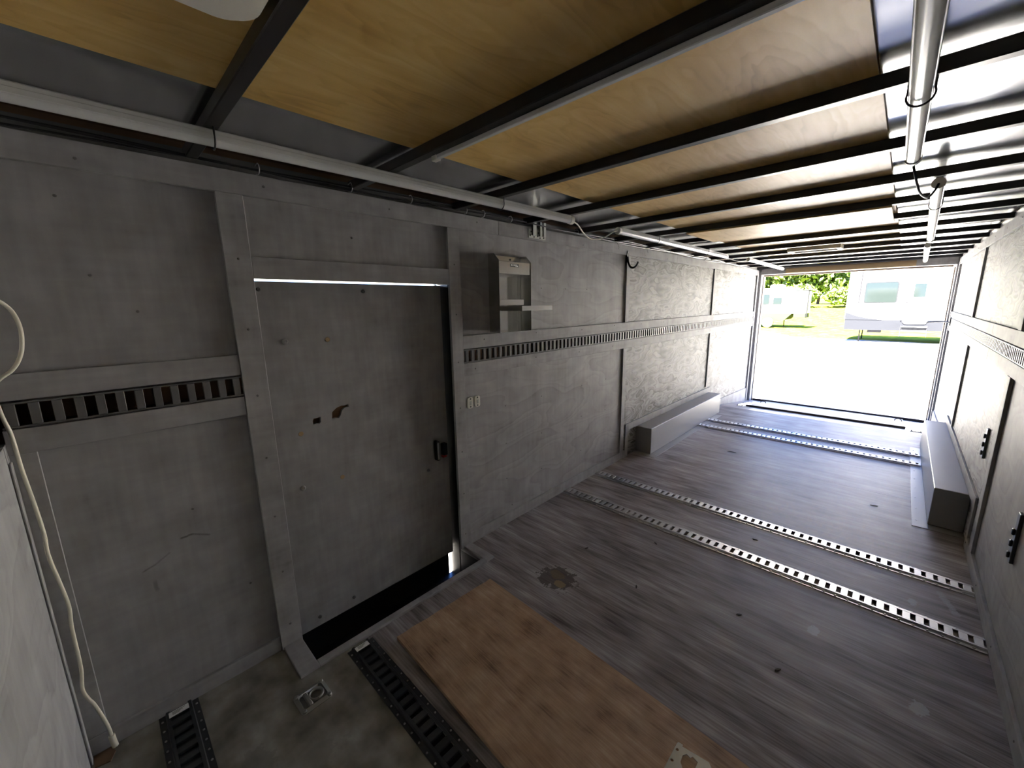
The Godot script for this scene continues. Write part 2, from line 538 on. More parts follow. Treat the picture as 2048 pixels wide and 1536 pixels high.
func build_floor() -> void:
	var f := setting("floor", "worn dark plywood floor of the trailer")
	var t := begin()
	bx(t, -0.06, W + 0.06, -0.30, -0.24, FRONT - 0.06, 6.65)
	bx(t, 0.26, W + 0.06, -0.24, -0.02, FRONT - 0.06, 6.65)
	bx(t, -0.06, 0.26, -0.24, -0.02, FRONT - 0.06, 0.40)
	bx(t, -0.06, 0.26, -0.24, -0.02, 1.58, 6.65)
	part("underfloor", t, mat.black, f)
	var cuts := [FRONT, 0.71, 1.93, 3.15, 4.37, 5.59, 6.65]
	for i in 6:
		var a: float = cuts[i]
		var b: float = cuts[i + 1]
		var im: Image = [cache.floor_front, cache.floor_b, cache.floor_a, cache.floor_b, cache.floor_a, cache.floor_b][i].duplicate()
		if i % 2 == 1 and i > 1:
			im.flip_x()
		if i == 1:
			dab(im, b, 0.66, 1.70, 0.11, 0.09, lin(0.045, 0.035, 0.03), 0.6, 1)
			dab(im, b, 0.64, 1.72, 0.05, 0.035, lin(0.20, 0.14, 0.07), 0.55, 2)
			dab(im, b, 0.70, 1.67, 0.035, 0.03, lin(0.30, 0.23, 0.12), 0.8, 3)
		if i == 2:
			dab(im, b, 1.828, 2.24, 0.022, 0.035, lin(0.50, 0.53, 0.56), 0.9, 4)
			dab(im, b, 2.189, 2.053, 0.024, 0.045, lin(0.42, 0.43, 0.45), 0.75, 5)
			dab(im, b, 2.18, 2.83, 0.018, 0.035, lin(0.38, 0.40, 0.42), 0.7, 6)
			for k in 9:
				dab(im, b, 2.29 + 0.006 * k, 3.03 - 0.02 * k, 0.016, 0.02, lin(0.34, 0.35, 0.36), 0.55, 7 + k)
			for k in 8:
				dab(im, b, 1.32 + 0.075 * k, 2.02 + 0.03 * sin(k * 1.7), 0.09, 0.018, lin(0.30, 0.30, 0.31), 0.35, 30 + k)
		if i == 0:
			dab(im, b, 0.62, 0.30, 0.05, 0.12, lin(0.22, 0.22, 0.20), 0.35, 50)
			dab(im, b, 0.50, 0.18, 0.08, 0.05, lin(0.19, 0.19, 0.17), 0.4, 51)
		var m := textured(im, Vector2(W, 1.22), 0.44, 0.06, 0.32)
		var t2 := begin()
		var off := Vector2(0, b)
		if i <= 1:
			# round the step well beside the door
			var c := clampf(0.488, a, b)
			var d := clampf(1.505, a, b)
			if i == 0:
				# grooves are routed out under the two black tracks
				bx(t2, 0, W, -0.02, 0.0, a + 0.0008, -0.026, 0.0, off)
				bx(t2, 0, 0.016, -0.02, 0.0, -0.026, 0.050, 0.0, off)
				bx(t2, 0, 0.205, -0.02, 0.0, 0.050, c, 0.0, off)
				bx(t2, 0.205, W, -0.02, 0.0, 0.050, 0.629, 0.0, off)
				bx(t2, 0.205, 0.262, -0.02, 0.0, 0.629, 0.705, 0.0, off)
				bx(t2, 0.205, W, -0.02, 0.0, 0.705, b - 0.0008, 0.0, off)
			else:
				bx(t2, 0.205, W, -0.02, 0.0, a + 0.0008, b - 0.0008, 0.0, off)
				bx(t2, 0, 0.205, -0.02, 0.0, d, b - 0.0008, 0.0, off)
		else:
			bx(t2, 0, W, -0.02, 0.0, a + 0.0008, b - 0.0008, 0.0, off)
		part("plywood_sheet", t2, m, f)
	# sloping tail
	var tail := Transform3D(Basis(Vector3(1, 0, 0), atan(0.137)), Vector3(0, 0, -6.65))
	var len := (REAR - 6.65) / cos(atan(0.137))
	var tm := textured(cache.floor_a.duplicate(), Vector2(W, 1.22), 0.44, 0.06, 0.32)
	tail.basis = Basis(Vector3.RIGHT, -atan(0.137))
	var t3 := begin()
	cbox(t3, Vector3(0, -0.02, -1.21), Vector3(W, 0, -0.002), 0.0, Vector2(0.3, 0.2), false, tail)
	part("plywood_sheet", t3, tm, f)
	t3 = begin()
	cbox(t3, Vector3(0, -0.02, -len), Vector3(W, 0, -1.212), 0.0, Vector2(0.9, 0.5), false, tail)
	part("plywood_sheet", t3, tm, f)
	t3 = begin()
	cbox(t3, Vector3(-0.06, -0.12, -len), Vector3(W + 0.06, -0.021, 0), 0.0, Vector2.ZERO, false, tail)
	part("underfloor", t3, mat.black, f)
	# step well: a black sheet-metal tray let into the floor under the door
	t = begin()
	bx(t, -0.10, 0.215, -0.235, -0.22, 0.47, 1.52)
	bx(t, 0.205, 0.215, -0.22, -0.02, 0.47, 1.52)
	bx(t, -0.10, 0.215, -0.22, -0.02, 0.472, 0.488)
	bx(t, -0.10, 0.215, -0.22, -0.02, 1.505, 1.52)
	part("step_well", t, mat.rubber, f, "black sunken step well in front of the side door")
	# trim boards round the well
	for r in [[0.0, 0.245, 0.405, 0.486], [0.205, 0.245, 0.487, 1.515], [0.0, 0.245, 1.516, 1.578]]:
		t = begin()
		bx(t, r[0], r[1], 0.0, 0.014, r[2], r[3], 0.002, Vector2(r[2], 0.3))
		part("well_trim", t, mat.paint_strip, f)

# ==================================================================== walls
func strip(parent: Node3D, xf: Transform3D, u0: float, u1: float, v0: float, v1: float, th := 0.016, called := "batten", m: Material = null) -> void:
	var t := begin()
	var swap := absf(v1 - v0) > absf(u1 - u0)
	cbox(t, Vector3(u0, v0, 0), Vector3(u1, v1, th), 0.0015, Vector2(rng.randf() * 2.0, rng.randf()), swap, xf)
	part(called, t, mat.paint_strip if m == null else m, parent)

func panel(parent: Node3D, xf: Transform3D, u0: float, u1: float, v0: float, v1: float, m: Material) -> void:
	var t := begin()
	cbox(t, Vector3(u0 + 0.0008, v0, -0.018), Vector3(u1 - 0.0008, v1, 0), 0.0, Vector2(rng.randf() * 2.6, rng.randf() * 1.3), false, xf)
	part("wall_panel", t, m, parent)

func screws(parent: Node3D, xf: Transform3D, spots: Array, r := 0.005, m: Material = null) -> void:
	var t := begin()
	for p in spots:
		lathe(t, [Vector2(r, 0.0), Vector2(r * 0.85, r * 0.4), Vector2(r * 0.3, r * 0.55), Vector2(0, r * 0.3)], 7, moved(xf, Vector3(p[0], p[1], p[2] if p.size() > 2 else 0.0)))
	part("screw_heads", t, mat.track_paint if m == null else m, parent, "", true)

func build_left_wall() -> void:
	var w := setting("wall_left", "grey painted plywood wall with battens and a side door")
	var t := begin()
	for q in [[FRONT - 0.05, 0.488], [1.505, REAR + 0.03]]:
		bx(t, -0.075, -0.0185, -0.45, 1.250, q[0], q[1])
		bx(t, -0.075, -0.0185, 1.331, 2.30, q[0], q[1])
		bx(t, -0.075, -0.068, 1.250, 1.331, q[0], q[1])
	bx(t, -0.075, -0.0185, 1.73, 2.30, 0.488, 1.505)
	part("wall_core", t, mat.brown_wood, w)
	for a in [[FRONT, 0.45, mat.paint_smooth], [1.54, 3.60, mat.paint_mild], [3.60, 6.05, mat.paint_grain], [6.05, REAR, mat.paint_grain]]:
		if a[0] < 0:
			t = begin()
			cbox(t, Vector3(FRONT, -0.02, -0.018), Vector3(0.488, 1.250, 0), 0.0, Vector2.ZERO, false, wall_l)
			part("wall_panel", t, mat.paint_scuffed, w)
		else:
			panel(w, wall_l, a[0], a[1], -0.35 if a[0] > 3 else -0.02, 1.250, a[2])
		panel(w, wall_l, a[0], a[1] if a[1] != 0.45 else 0.488, 1.331, 2.172, a[2])
	panel(w, wall_l, 0.4885, 1.505, 1.73, 2.172, mat.paint_smooth)
	panel(w, wall_l, 1.505, 1.54, -0.02, 2.172, mat.paint_smooth)
	# battens
	strip(w, wall_l, FRONT, 1.90, 2.045, 2.130, 0.018, "top_rail")
	strip(w, wall_l, 1.902, 4.75, 2.045, 2.130, 0.018, "top_rail")
	strip(w, wall_l, 4.752, 8.27, 2.045, 2.130, 0.018, "top_rail")
	for a in [[FRONT, 0.397], [1.577, 4.60], [4.602, 8.27]]:
		strip(w, wall_l, a[0], a[1], 1.336, 1.418)
		strip(w, wall_l, a[0], a[1], 1.165, 1.245)
	strip(w, wall_l, 0.398, 0.490, 0.0, 2.044, 0.020, "door_casing")
	strip(w, wall_l, 1.490, 1.575, 0.0, 2.044, 0.020, "door_casing")
	strip(w, wall_l, 0.4905, 1.4895, 1.725, 1.812, 0.018, "door_casing")
	strip(w, wall_l, 3.598, 3.665, 1.419, 2.044)
	strip(w, wall_l, 3.590, 3.655, 0.081, 1.164)
	strip(w, wall_l, 6.050, 6.110, 1.419, 2.044)
	strip(w, wall_l, 6.055, 6.115, 0.385, 1.164)
	strip(w, wall_l, 8.270, 8.34, -0.22, 2.13, 0.022)
	strip(w, wall_l, FRONT, -0.182, 0.071, 1.164, 0.012)
	strip(w, wall_l, FRONT, 0.397, 0.0, 0.070, 0.014, "base_strip")
	strip(w, wall_l, 1.577, 3.70, 0.0, 0.080, 0.014, "base_strip")
	strip(w, wall_l, 3.70, 3.76, 0.0, 0.36, 0.014, "base_strip")
	strip(w, wall_l, 3.761, 6.24, 0.288, 0.36, 0.014, "base_strip")
	t = begin()
	prism(t, PackedVector2Array([Vector2(6.25, -0.01), Vector2(6.65, -0.01), Vector2(8.27, -0.23), Vector2(8.27, 0.02), Vector2(6.25, 0.10)]), 0.0, 0.012, wall_l)
	part("base_strip", t, mat.paint_strip, w)
	t = begin()
	bx(t, -0.018, 0.006, 2.131, 2.176, FRONT, REAR)
	part("roof_rail", t, mat.track_paint, w)
	var spots := []
	for k in 15:
		spots.append([0.0 + rng.randf() * 0.1 + k * 0.56, 2.06 + rng.randf() * 0.05, 0.018])
	for k in 12:
		spots.append([1.7 + k * 0.55 + rng.randf() * 0.1, 1.38 + rng.randf() * 0.02, 0.016])
		spots.append([1.66 + k * 0.55 + rng.randf() * 0.1, 1.20 + rng.randf() * 0.02, 0.016])
	for p in [[-0.02, 1.96], [0.02, 1.72], [0.17, 0.82], [0.12, 1.60], [0.32, 0.40], [1.95, 0.90], [2.35, 0.90], [2.9, 0.90], [1.95, 0.62], [2.35, 0.60], [2.9, 0.62], [1.95, 0.35], [2.35, 0.30], [2.9, 0.30], [2.35, 1.72], [2.65, 1.72], [2.95, 1.72], [2.0, 0.12], [3.3, 0.9], [3.3, 0.6], [0.93, 1.93]]:
		spots.append(p)
	for k in 7:
		spots.append([0.445, 0.12 + 0.28 * k, 0.020])
		spots.append([1.53, 0.10 + 0.29 * k, 0.020])
	screws(w, wall_l, spots)

func build_right_wall() -> void:
	var w := setting("wall_right", "grey painted plywood wall on the right")
	var t := begin()
	bx(t, W + 0.0185, W + 0.075, -0.45, 1.250, FRONT - 0.05, REAR + 0.03)
	bx(t, W + 0.0185, W + 0.075, 1.331, 2.30, FRONT - 0.05, REAR + 0.03)
	bx(t, W + 0.068, W + 0.075, 1.250, 1.331, FRONT - 0.05, REAR + 0.03)
	part("wall_core", t, mat.brown_wood, w)
	for a in [[FRONT, 1.2, mat.paint_smooth], [1.2, 3.48, mat.paint_mild], [3.48, 5.75, mat.paint_grain], [5.75, REAR, mat.paint_grain]]:
		panel(w, wall_r, -a[1], -a[0], -0.35 if a[0] > 3 else -0.02, 1.250, a[2])
		panel(w, wall_r, -a[1], -a[0], 1.331, 2.172, a[2])
	strip(w, wall_r, -4.83, -FRONT, 2.045, 2.130, 0.018, "top_rail")
	strip(w, wall_r, -8.2, -4.832, 2.045, 2.130, 0.018, "top_rail")
	for a in [[FRONT, 4.4], [4.402, 8.2]]:
		strip(w, wall_r, -a[1], -a[0], 1.336, 1.418)
		strip(w, wall_r, -a[1], -a[0], 1.165, 1.245)
	strip(w, wall_r, -5.82, -5.74, 1.419, 2.044)
	strip(w, wall_r, -5.72, -5.66, 0.37, 1.164)
	strip(w, wall_r, -3.56, -3.47, 0.085, 1.164)
	strip(w, wall_r, -3.56, -3.47, 1.419, 2.044)
	strip(w, wall_r, -8.27, -8.2, -0.22, 2.13, 0.022)
	strip(w, wall_r, -3.70, 0.24, 0.0, 0.084, 0.014, "base_strip")
	strip(w, wall_r, -3.76, -3.70, 0.0, 0.36, 0.014, "base_strip")
	strip(w, wall_r, -6.24, -3.761, 0.288, 0.36, 0.014, "base_strip")
	t = begin()
	prism(t, PackedVector2Array([Vector2(-6.25, -0.01), Vector2(-6.65, -0.01), Vector2(-8.2, -0.22), Vector2(-8.2, 0.02), Vector2(-6.25, 0.10)]), 0.0, 0.012, wall_r)
	part("base_strip", t, mat.paint_strip, w)
	t = begin()
	bx(t, W - 0.006, W + 0.018, 2.131, 2.176, FRONT, REAR)
	part("roof_rail", t, mat.track_paint, w)
	var spots := []
	for k in 14:
		spots.append([-(0.3 + k * 0.55), 2.09, 0.018])
		spots.append([-(0.4 + k * 0.55), 0.05, 0.014])
	screws(w, wall_r, spots)

func build_front_wall() -> void:
	var w := setting("wall_front", "grey painted plywood front wall with upright strips")
	var t := begin()
	bx(t, -0.075, W + 0.075, -0.30, 2.30, FRONT - 0.08, FRONT - 0.0185)
	part("wall_core", t, mat.rv_white, w)
	panel(w, wall_f, -W, -0.062, 0.0, 1.205, mat.paint_mild)
	panel(w, wall_f, -0.056, 0.0, 0.0, 1.205, mat.paint_mild)
	panel(w, wall_f, -W, 0.0, 1.335, 2.172, mat.paint_smooth)
	strip(w, wall_f, -0.055, -0.024, 0.0, 1.15, 0.006)
	t = begin()
	bx(t, 0, W, 1.20, 1.34, FRONT - 0.018, FRONT - 0.012)
	part("wall_panel", t, mat.black, w)

# ==================================================================== ceiling
func build_ceiling() -> void:
	var c := setting("ceiling", "roof of bare plywood and metal skin between black roof bows")
	# roof skin: one sheet, a little wavy
	var n := FastNoiseLite.new()
	n.seed = 5
	n.frequency = 1.0
	n.fractal_octaves = 2
	var t := begin()
	var nx := 40
	var ns := 240
	var hgt := func(x: float, s: float) -> float:
		var bay := fposmod(s - 0.343, 0.6096) / 0.6096
		return 2.197 + 0.004 * sin(PI * bay) * minf(1.0, minf(x, W - x) / 0.25) + 0.0022 * n.get_noise_2d(x * 1.3, s * 2.2)
	var nrm := func(x: float, s: float) -> Vector3:
		var e := 0.01
		var dx: float = (hgt.call(x + e, s) - hgt.call(x - e, s)) / (2.0 * e)
		var ds: float = (hgt.call(x, s + e) - hgt.call(x, s - e)) / (2.0 * e)
		return Vector3(dx, -1, -ds).normalized()
	var pos := []
	var nor := []
	for j in ns + 1:
		for i in nx + 1:
			var x := W * i / nx
			var s := FRONT + (REAR - FRONT) * j / ns
			pos.append(Vector3(x, hgt.call(x, s), -s))
			nor.append(nrm.call(x, s))
	for j in ns:
		for i in nx:
			var a := j * (nx + 1) + i
			var b := a + 1
			var d := a + nx + 1
			var e := d + 1
			tri(t, pos[a], pos[b], pos[e], nor[a], nor[b], nor[e], Vector2.ZERO, Vector2.RIGHT, Vector2.ONE)
			tri(t, pos[a], pos[e], pos[d], nor[a], nor[e], nor[d], Vector2.ZERO, Vector2.ONE, Vector2.DOWN)
	part("roof_skin", t, mat.skin, c, "bright aluminium roof skin")
	t = begin()
	bx(t, -0.075, W + 0.075, 2.215, 2.30, FRONT - 0.08, REAR + 0.05)
	part("roof_top", t, mat.rv_white, c)
	# plywood in two strips down the middle, cut over the bows
	var cuts := [FRONT, 1.56, 3.99, 6.43]
	for i in 3:
		t = begin()
		bx(t, 0.553 + 0.004 * i, 1.833 + 0.004 * i, 2.184, 2.193, cuts[i] + 0.001, cuts[i + 1] - 0.001, 0.0, Vector2(i * 0.37, i * 0.9), true)
		part("ceiling_panel", t, mat.pine, c)
	for k in 14:
		var s := 0.343 + 0.6096 * k
		t = begin()
		bx(t, 0.0, W, 2.145, 2.1835, s - 0.019, s + 0.019, 0.003)
		part("roof_bow", t, mat.beam, c)

# ==================================================================== the rear opening
func build_rear() -> void:
	var w := setting("wall_rear", "frame of the open rear doorway")
	var t := begin()
	bx(t, -0.075, 0.052, -0.40, 2.28, 8.40, REAR + 0.03, 0.004)
	part("corner_post", t, mat.paint_strip, w)
	t = begin()
	bx(t, W - 0.035, W + 0.075, -0.40, 2.28, 8.40, REAR + 0.03, 0.004)
	part("corner_post", t, mat.paint_strip, w)
	for x in [[0.0525, 0.064], [W - 0.047, W - 0.0355]]:
		t = begin()
		bx(t, x[0], x[1], -0.28, 2.03, 8.54, REAR + 0.03, 0.002)
		part("door_seal", t, mat.post, w)
	t = begin()
	cbox(t, Vector3(0.053, 2.055, -REAR - 0.03), Vector3(W - 0.036, 2.183, -8.36), 0.004)
	part("header", t, mat.paint_strip, w)
	t = begin()
	bx(t, 0.42, 2.0, 2.060, 2.140, 8.33, 8.3595, 0.002)
	part("header_board", t, mat.raw_wood, w)
	t = begin()
	tube(t, [Vector3(0.07, 2.040, -8.50), Vector3(0.85, 2.038, -8.50), Vector3(1.6, 2.043, -8.50), Vector3(2.38, 2.040, -8.50)], 0.013)
	part("header_seal", t, mat.post, w)
	# ramp door lying down behind the trailer
	var r := thing("ramp_door", "lowered rear ramp door lying in shade behind the trailer", "ramp", Vector3(W / 2, -0.30, -8.70))
	var ang := atan2(0.33, 2.2)
	var rx := Transform3D(Basis(Vector3.RIGHT, -ang), Vector3(0, -0.285, -8.70))
	t = begin()
	cbox(t, Vector3(0.06, -0.05, -2.2), Vector3(W - 0.05, 0.0, 0.0), 0.006, Vector2.ZERO, false, rx)
	part("deck", t, mat.ramp, r)
	for x in [0.045, W - 0.065]:
		t = begin()
		cbox(t, Vector3(x, -0.055, -2.2), Vector3(x + 0.03, 0.02, 0.0), 0.004, Vector2.ZERO, false, rx)
		part("edge_rail", t, mat.aluminium, r)
	t = begin()
	tube(t, [Vector3(0.06, -0.30, -8.675), Vector3(W - 0.05, -0.30, -8.675)], 0.022, 10, false)
	part("hinge", t, mat.hinge, r)
	# threshold flap with pull rings, lying on the sloping tail
	var f := thing("threshold_flap", "tan board across the sloping rear floor with a small ring near each end", "floor flap", Vector3(1.23, -0.16, -7.85))
	var tail := Transform3D(Basis(Vector3.RIGHT, -atan(0.137)), Vector3(0, 0, -6.65))
	t = begin()
	cbox(t, Vector3(0.30, 0.0008, -1.93), Vector3(2.15, 0.014, -0.53), 0.003, Vector2(0.3, 0.1), false, tail)
	part("flap", t, mat.sill, f)
	t = begin()
	cbox(t, Vector3(0.295, 0.0005, -0.528), Vector3(2.155, 0.030, -0.498), 0.003, Vector2.ZERO, false, tail)
	part("hinge_bar", t, mat.hinge, f)
	for x in [0.345, 2.09]:
		t = begin()
		var ring := []
		for k in 13:
			var an := PI * k / 12.0
			ring.append(tail * Vector3(x + 0.04 * cos(an), 0.016 + 0.035 * sin(an), -1.45))
		tube(t, ring, 0.006, 6)
		part("pull_ring", t, mat.hinge, f)
	t = begin()
	cbox(t, Vector3(0.07, 0.0008, -1.99), Vector3(W - 0.05, 0.040, -1.945), 0.003, Vector2.ZERO, false, tail)
	var sl := thing("threshold_bar", "dark bar across the floor at the very rear of the doorway", "threshold", tail * Vector3(W / 2, 0, -1.95))
	part("bar", t, mat.hinge, sl)
	for q in [[0.185, 0.275, 0.40, 1.20, "left"], [2.195, 2.305, 0.30, 1.50, "right"]]:
		var p := thing("threshold_plate", "pale metal plate at the %s end of the tan rear floor flap" % q[4], "plate", tail * Vector3(q[0], 0.0, -q[2]), "threshold plates")
		t = begin()
		cbox(t, Vector3(q[0], 0.0008, -q[3]), Vector3(q[1], 0.010, -q[2]), 0.003, Vector2.ZERO, false, tail)
		part("plate", t, mat.aluminium, p)
		for x in [q[0] + 0.006, q[1] - 0.022]:
			t = begin()
			cbox(t, Vector3(x, 0.010, -q[3] + 0.03), Vector3(x + 0.016, 0.022, -q[2] - 0.03), 0.003, Vector2.ZERO, false, tail)
			part("raised_rib", t, mat.aluminium, p)

# ==================================================================== ground outside
func ground_y(x: float, s: float) -> float:
	var y := -0.64
	y += 0.40 * smoothstep(11.5, 24.0, s)
	y += 1.35 * smoothstep(36.0, 62.0, s)
	y += 1.2 * smoothstep(60.0, 120.0, s)
	return y

func build_ground() -> void:
	var g := setting("ground", "pale gravel yard and grass field outside")
	var grass_edge := func(x: float) -> float: return 24.4 + 0.35 * sin(x * 0.7) - 0.25 * (x - 1.0) if x > -2.0 else 25.1 - 2.0 * (x + 2.0) * 0.9
	var lines := [-30.0, 0.0, 8.6, 11.5, 13, 15, 17, 19, 21, 23]
	for k in 2:
		var t := begin()
		var rows := lines.duplicate() if k == 0 else [0.0, 0.5, 1.5, 3, 5, 8, 11, 14, 18, 22, 26, 30, 34, 38, 44, 55, 75, 110]
		var xs := []
		for i in 41:
			xs.append(-60.0 + 120.0 * i / 40.0 + 1.2)
		for i in 40:
			for j in rows.size():
				var p := []
				for q in [[i, j], [i + 1, j], [i + 1, j + 1], [i, j + 1]]:
					var x: float = xs[q[0]]
					var s: float
					if k == 0:
						s = rows[q[1]] if q[1] < rows.size() else grass_edge.call(x)
						if q[1] >= rows.size() - 1 and s > grass_edge.call(x):
							s = grass_edge.call(x)
					else:
						if j == rows.size() - 1:
							continue
						s = grass_edge.call(x) + rows[q[1]]
					p.append(Vector3(x, ground_y(x, s), -s))
				if p.size() == 4:
					face(t, p, Vector3.UP)
		part("gravel" if k == 0 else "grass", t, mat.gravel if k == 0 else mat.grass, g)

# ==================================================================== side door
func build_side_door() -> void:
	var d := thing("door_1", "grey painted side door with bolts, holes and a black latch", "door", Vector3(-0.08, -0.04, -1.0))
	d.name = "door_1"
	d.set_meta("kind", "structure")
	var xf := moved(wall_l, Vector3(0, 0, -0.060))
	# face panel with two broken-out holes, cut from its lower edge by hairline slits
	var h1 := [Vector2(0.680, 1.042), Vector2(0.678, 1.060), Vector2(0.684, 1.072), Vector2(0.700, 1.071), Vector2(0.718, 1.074), Vector2(0.717, 1.048), Vector2(0.708, 1.040), Vector2(0.697, 1.044)]
	var h2 := [Vector2(0.772, 1.050), Vector2(0.775, 1.085), Vector2(0.798, 1.103), Vector2(0.826, 1.110), Vector2(0.838, 1.107), Vector2(0.860, 1.110), Vector2(0.862, 1.096), Vector2(0.842, 1.096), Vector2(0.826, 1.085), Vector2(0.816, 1.060), Vector2(0.806, 1.048), Vector2(0.788, 1.052)]
	var poly := PackedVector2Array([Vector2(0.497, -0.04)])
	var e := 0.00006
	for h in [h1, h2]:
		var x: float = h[0].x
		poly.append(Vector2(x - e, -0.04))
		poly.append(Vector2(x - e, h[0].y))
		for k in range(1, h.size()):
			poly.append(h[k])
		poly.append(Vector2(h[0].x + e, h[0].y))
		poly.append(Vector2(x + e, -0.04))
	poly.append_array([Vector2(1.478, -0.04), Vector2(1.478, 1.7195), Vector2(0.497, 1.7195)])
	var t := begin()
	prism(t, poly, -0.014, 0.0, xf, Vector2(0.35, 0.12))
	part("door_skin", t, mat.paint_smooth, d)
	t = begin()
	for q in [[0.497, -0.04, 0.676, 1.7195], [0.722, -0.04, 1.478, 1.7195], [0.676, -0.04, 0.722, 1.038], [0.676, 1.077, 0.722, 1.7195]]:
		cbox(t, Vector3(q[0], q[1], -0.036), Vector3(q[2], q[3], -0.0142), 0.0, Vector2.ZERO, false, xf)
	part("door_core", t, mat.brown_wood, d)
	t = begin()
	cbox(t, Vector3(0.497, -0.04, -0.040), Vector3(1.478, 1.7195, -0.0362), 0.001, Vector2.ZERO, false, xf)
	part("outer_skin", t, mat.brown_wood, d)
	t = begin()
	for p in [[0.600, 1.455], [0.598, 0.737], [1.321, 0.599], [0.787, 0.016], [0.602, 0.010], [0.520, 1.685], [0.993, 1.682]]:
		var r := 0.013 if p[1] > 0.1 and p[1] < 1.6 and p[0] < 1 else 0.009
		var tb := begin()
		lathe(tb, [Vector2(r, 0.0), Vector2(r, 0.004), Vector2(r * 0.8, 0.007), Vector2(r * 0.45, 0.008), Vector2(r * 0.4, 0.004), Vector2(0, 0.004)], 12, moved(xf, Vector3(p[0], p[1], 0)))
		part("bolt", tb, mat.steel if r > 0.01 else mat.track_paint, d)
	for p in [[0.790, 1.450], [0.619, 1.009], [0.793, 0.730]]:
		var tb := begin()
		lathe(tb, [Vector2(0.012, 0.0), Vector2(0.010, 0.0012), Vector2(0.004, 0.0014), Vector2(0, 0.0012)], 9, moved(xf, Vector3(p[0], p[1], 0)))
		part("filled_hole", tb, mat.raw_wood, d, "pale bare wood plug")
	# latch: paddle handle and bolt housing
	var lt := begin()
	prism(lt, rounded(1.372, 0.650, 1.392, 0.778, 0.006), 0.0, 0.030, xf)
	var latch := part("latch", lt, mat.black, d, "black door latch")
	lt = begin()
	cbox(lt, Vector3(1.376, 0.658, 0.030), Vector3(1.388, 0.770, 0.036), 0.003, Vector2.ZERO, false, xf)
	part("handle", lt, mat.steel, latch)
	lt = begin()
	cbox(lt, Vector3(1.420, 0.672, 0.0), Vector3(1.452, 0.750, 0.034), 0.004, Vector2.ZERO, false, xf)
	part("bolt_housing", lt, mat.black, latch)
	lt = begin()
	cbox(lt, Vector3(1.418, 0.658, 0.004), Vector3(1.446, 0.670, 0.030), 0.003, Vector2.ZERO, false, xf)
	part("release_tab", lt, mat.red, latch, "red release tab")
	# frame: black jambs and rubber seals; a gap stays open over the door and at its lower right corner
	var j := setting("trim_1", "black door jamb and rubber seals of the side door")
	for q in [[0.486, 0.4935, -0.10, 0.0, -0.22, 1.728], [1.487, 1.4945, -0.10, 0.0, -0.22, 1.728], [0.486, 1.4945, -0.10, 0.0, 1.7285, 1.734]]:
		var tj := begin()
		bx(tj, q[2], q[3], q[4], q[5], q[0], q[1])
		part("jamb", tj, mat.rubber, j)
	for q in [[0.4936, 0.515, -0.02, 1.728], [1.466, 1.4868, -0.012, 1.728]]:
		var tj := begin()
		bx(tj, -0.116, -0.101, q[2], q[3], q[0], q[1], 0.003)
		part("seal", tj, mat.rubber, j)
	var ts := begin()
	bx(ts, -0.118, -0.1005, -0.24, -0.030, 0.486, 1.470, 0.002)
	part("sill", ts, mat.rubber, j)

# ==================================================================== wheel boxes
func build_wheel_boxes() -> void:
	for side in 2:
		var o := thing("wheel_box", "long grey sheet-metal wheel box along the %s wall" % ["left", "right"][side], "wheel box", Vector3(0.09 if side == 0 else W - 0.09, 0, -5.07), "wheel boxes")
		var x0 := 0.001 if side == 0 else W - 0.176
		var x1 := 0.180 if side == 0 else W - 0.001
		var t := begin()
		bx(t, x0, x1, 0.0035, 0.287, 3.955, 6.2, 0.004)
		part("box", t, mat.paint_box, o)
		o = thing("floor_strip", "flat grey metal strip on the floor along the %s wheel box" % ["left", "right"][side], "metal strip", Vector3(0.22 if side == 0 else W - 0.22, 0, -5.0), "strips along the wheel boxes")
		t = begin()
		if side == 0:
			bx(t, x1 + 0.0005, x1 + 0.075, 0.0005, 0.004, 3.90, 6.06, 0.001)
			bx(t, 0.016, x1 + 0.075, 0.0005, 0.0035, 3.885, 3.954)
		else:
			bx(t, x0 - 0.08, x0 - 0.0005, 0.0005, 0.004, 3.88, 6.02, 0.001)
			bx(t, x0 - 0.08, W - 0.016, 0.0005, 0.0035, 3.87, 3.954)
		part("strip", t, mat.paint_box, o)
		t = begin()
		for k in 9:
			lathe(t, [Vector2(0.006, 0), Vector2(0.004, 0.003), Vector2(0, 0.0035)], 7, moved(flat, Vector3(x1 + 0.05 if side == 0 else x0 - 0.055, 3.98 + k * 0.24, 0.004)))
		part("screw_heads", t, mat.steel, o, "", true)

# ==================================================================== tie-down tracks
func track_mesh(length: float, slot: float, half := 0.029) -> ArrayMesh:
	var key := "track_%.3f_%.3f" % [length, slot]
	if not cache.has(key):
		var t := begin()
		cbox(t, Vector3(0, -0.0635, 0), Vector3(length, -0.040, 0.0028), 0.0006)
		cbox(t, Vector3(0, 0.040, 0), Vector3(length, 0.0635, 0.0028), 0.0006)
		for sg in [-1.0, 1.0]:
			var a := [Vector3(0, sg * 0.0432, 0.0028), Vector3(length, sg * 0.0432, 0.0028), Vector3(length, sg * 0.0395, 0.0125), Vector3(0, sg * 0.0395, 0.0125)]
			face(t, a, Vector3(0, sg * 0.93, 0.36))
			var lo := Vector3(0, minf(sg * half, sg * 0.0395), 0.0095)
			cbox(t, lo, Vector3(length, lo.y + 0.0395 - half, 0.0125), 0.0004)
		var n := int(length / 0.0492)
		var start := (length - n * 0.0492) / 2.0
		for k in n + 1:
			var c := start + k * 0.0492
			var x0 := maxf(0.0, c - (0.0492 - slot) / 2.0)
			var x1 := minf(length, c + (0.0492 - slot) / 2.0)
			if x1 - x0 < 0.003:
				continue
			cbox(t, Vector3(x0, -half, 0.0013), Vector3(x1, half, 0.0123), 0.0012)
		cache[key] = t.commit()
	return cache[key]

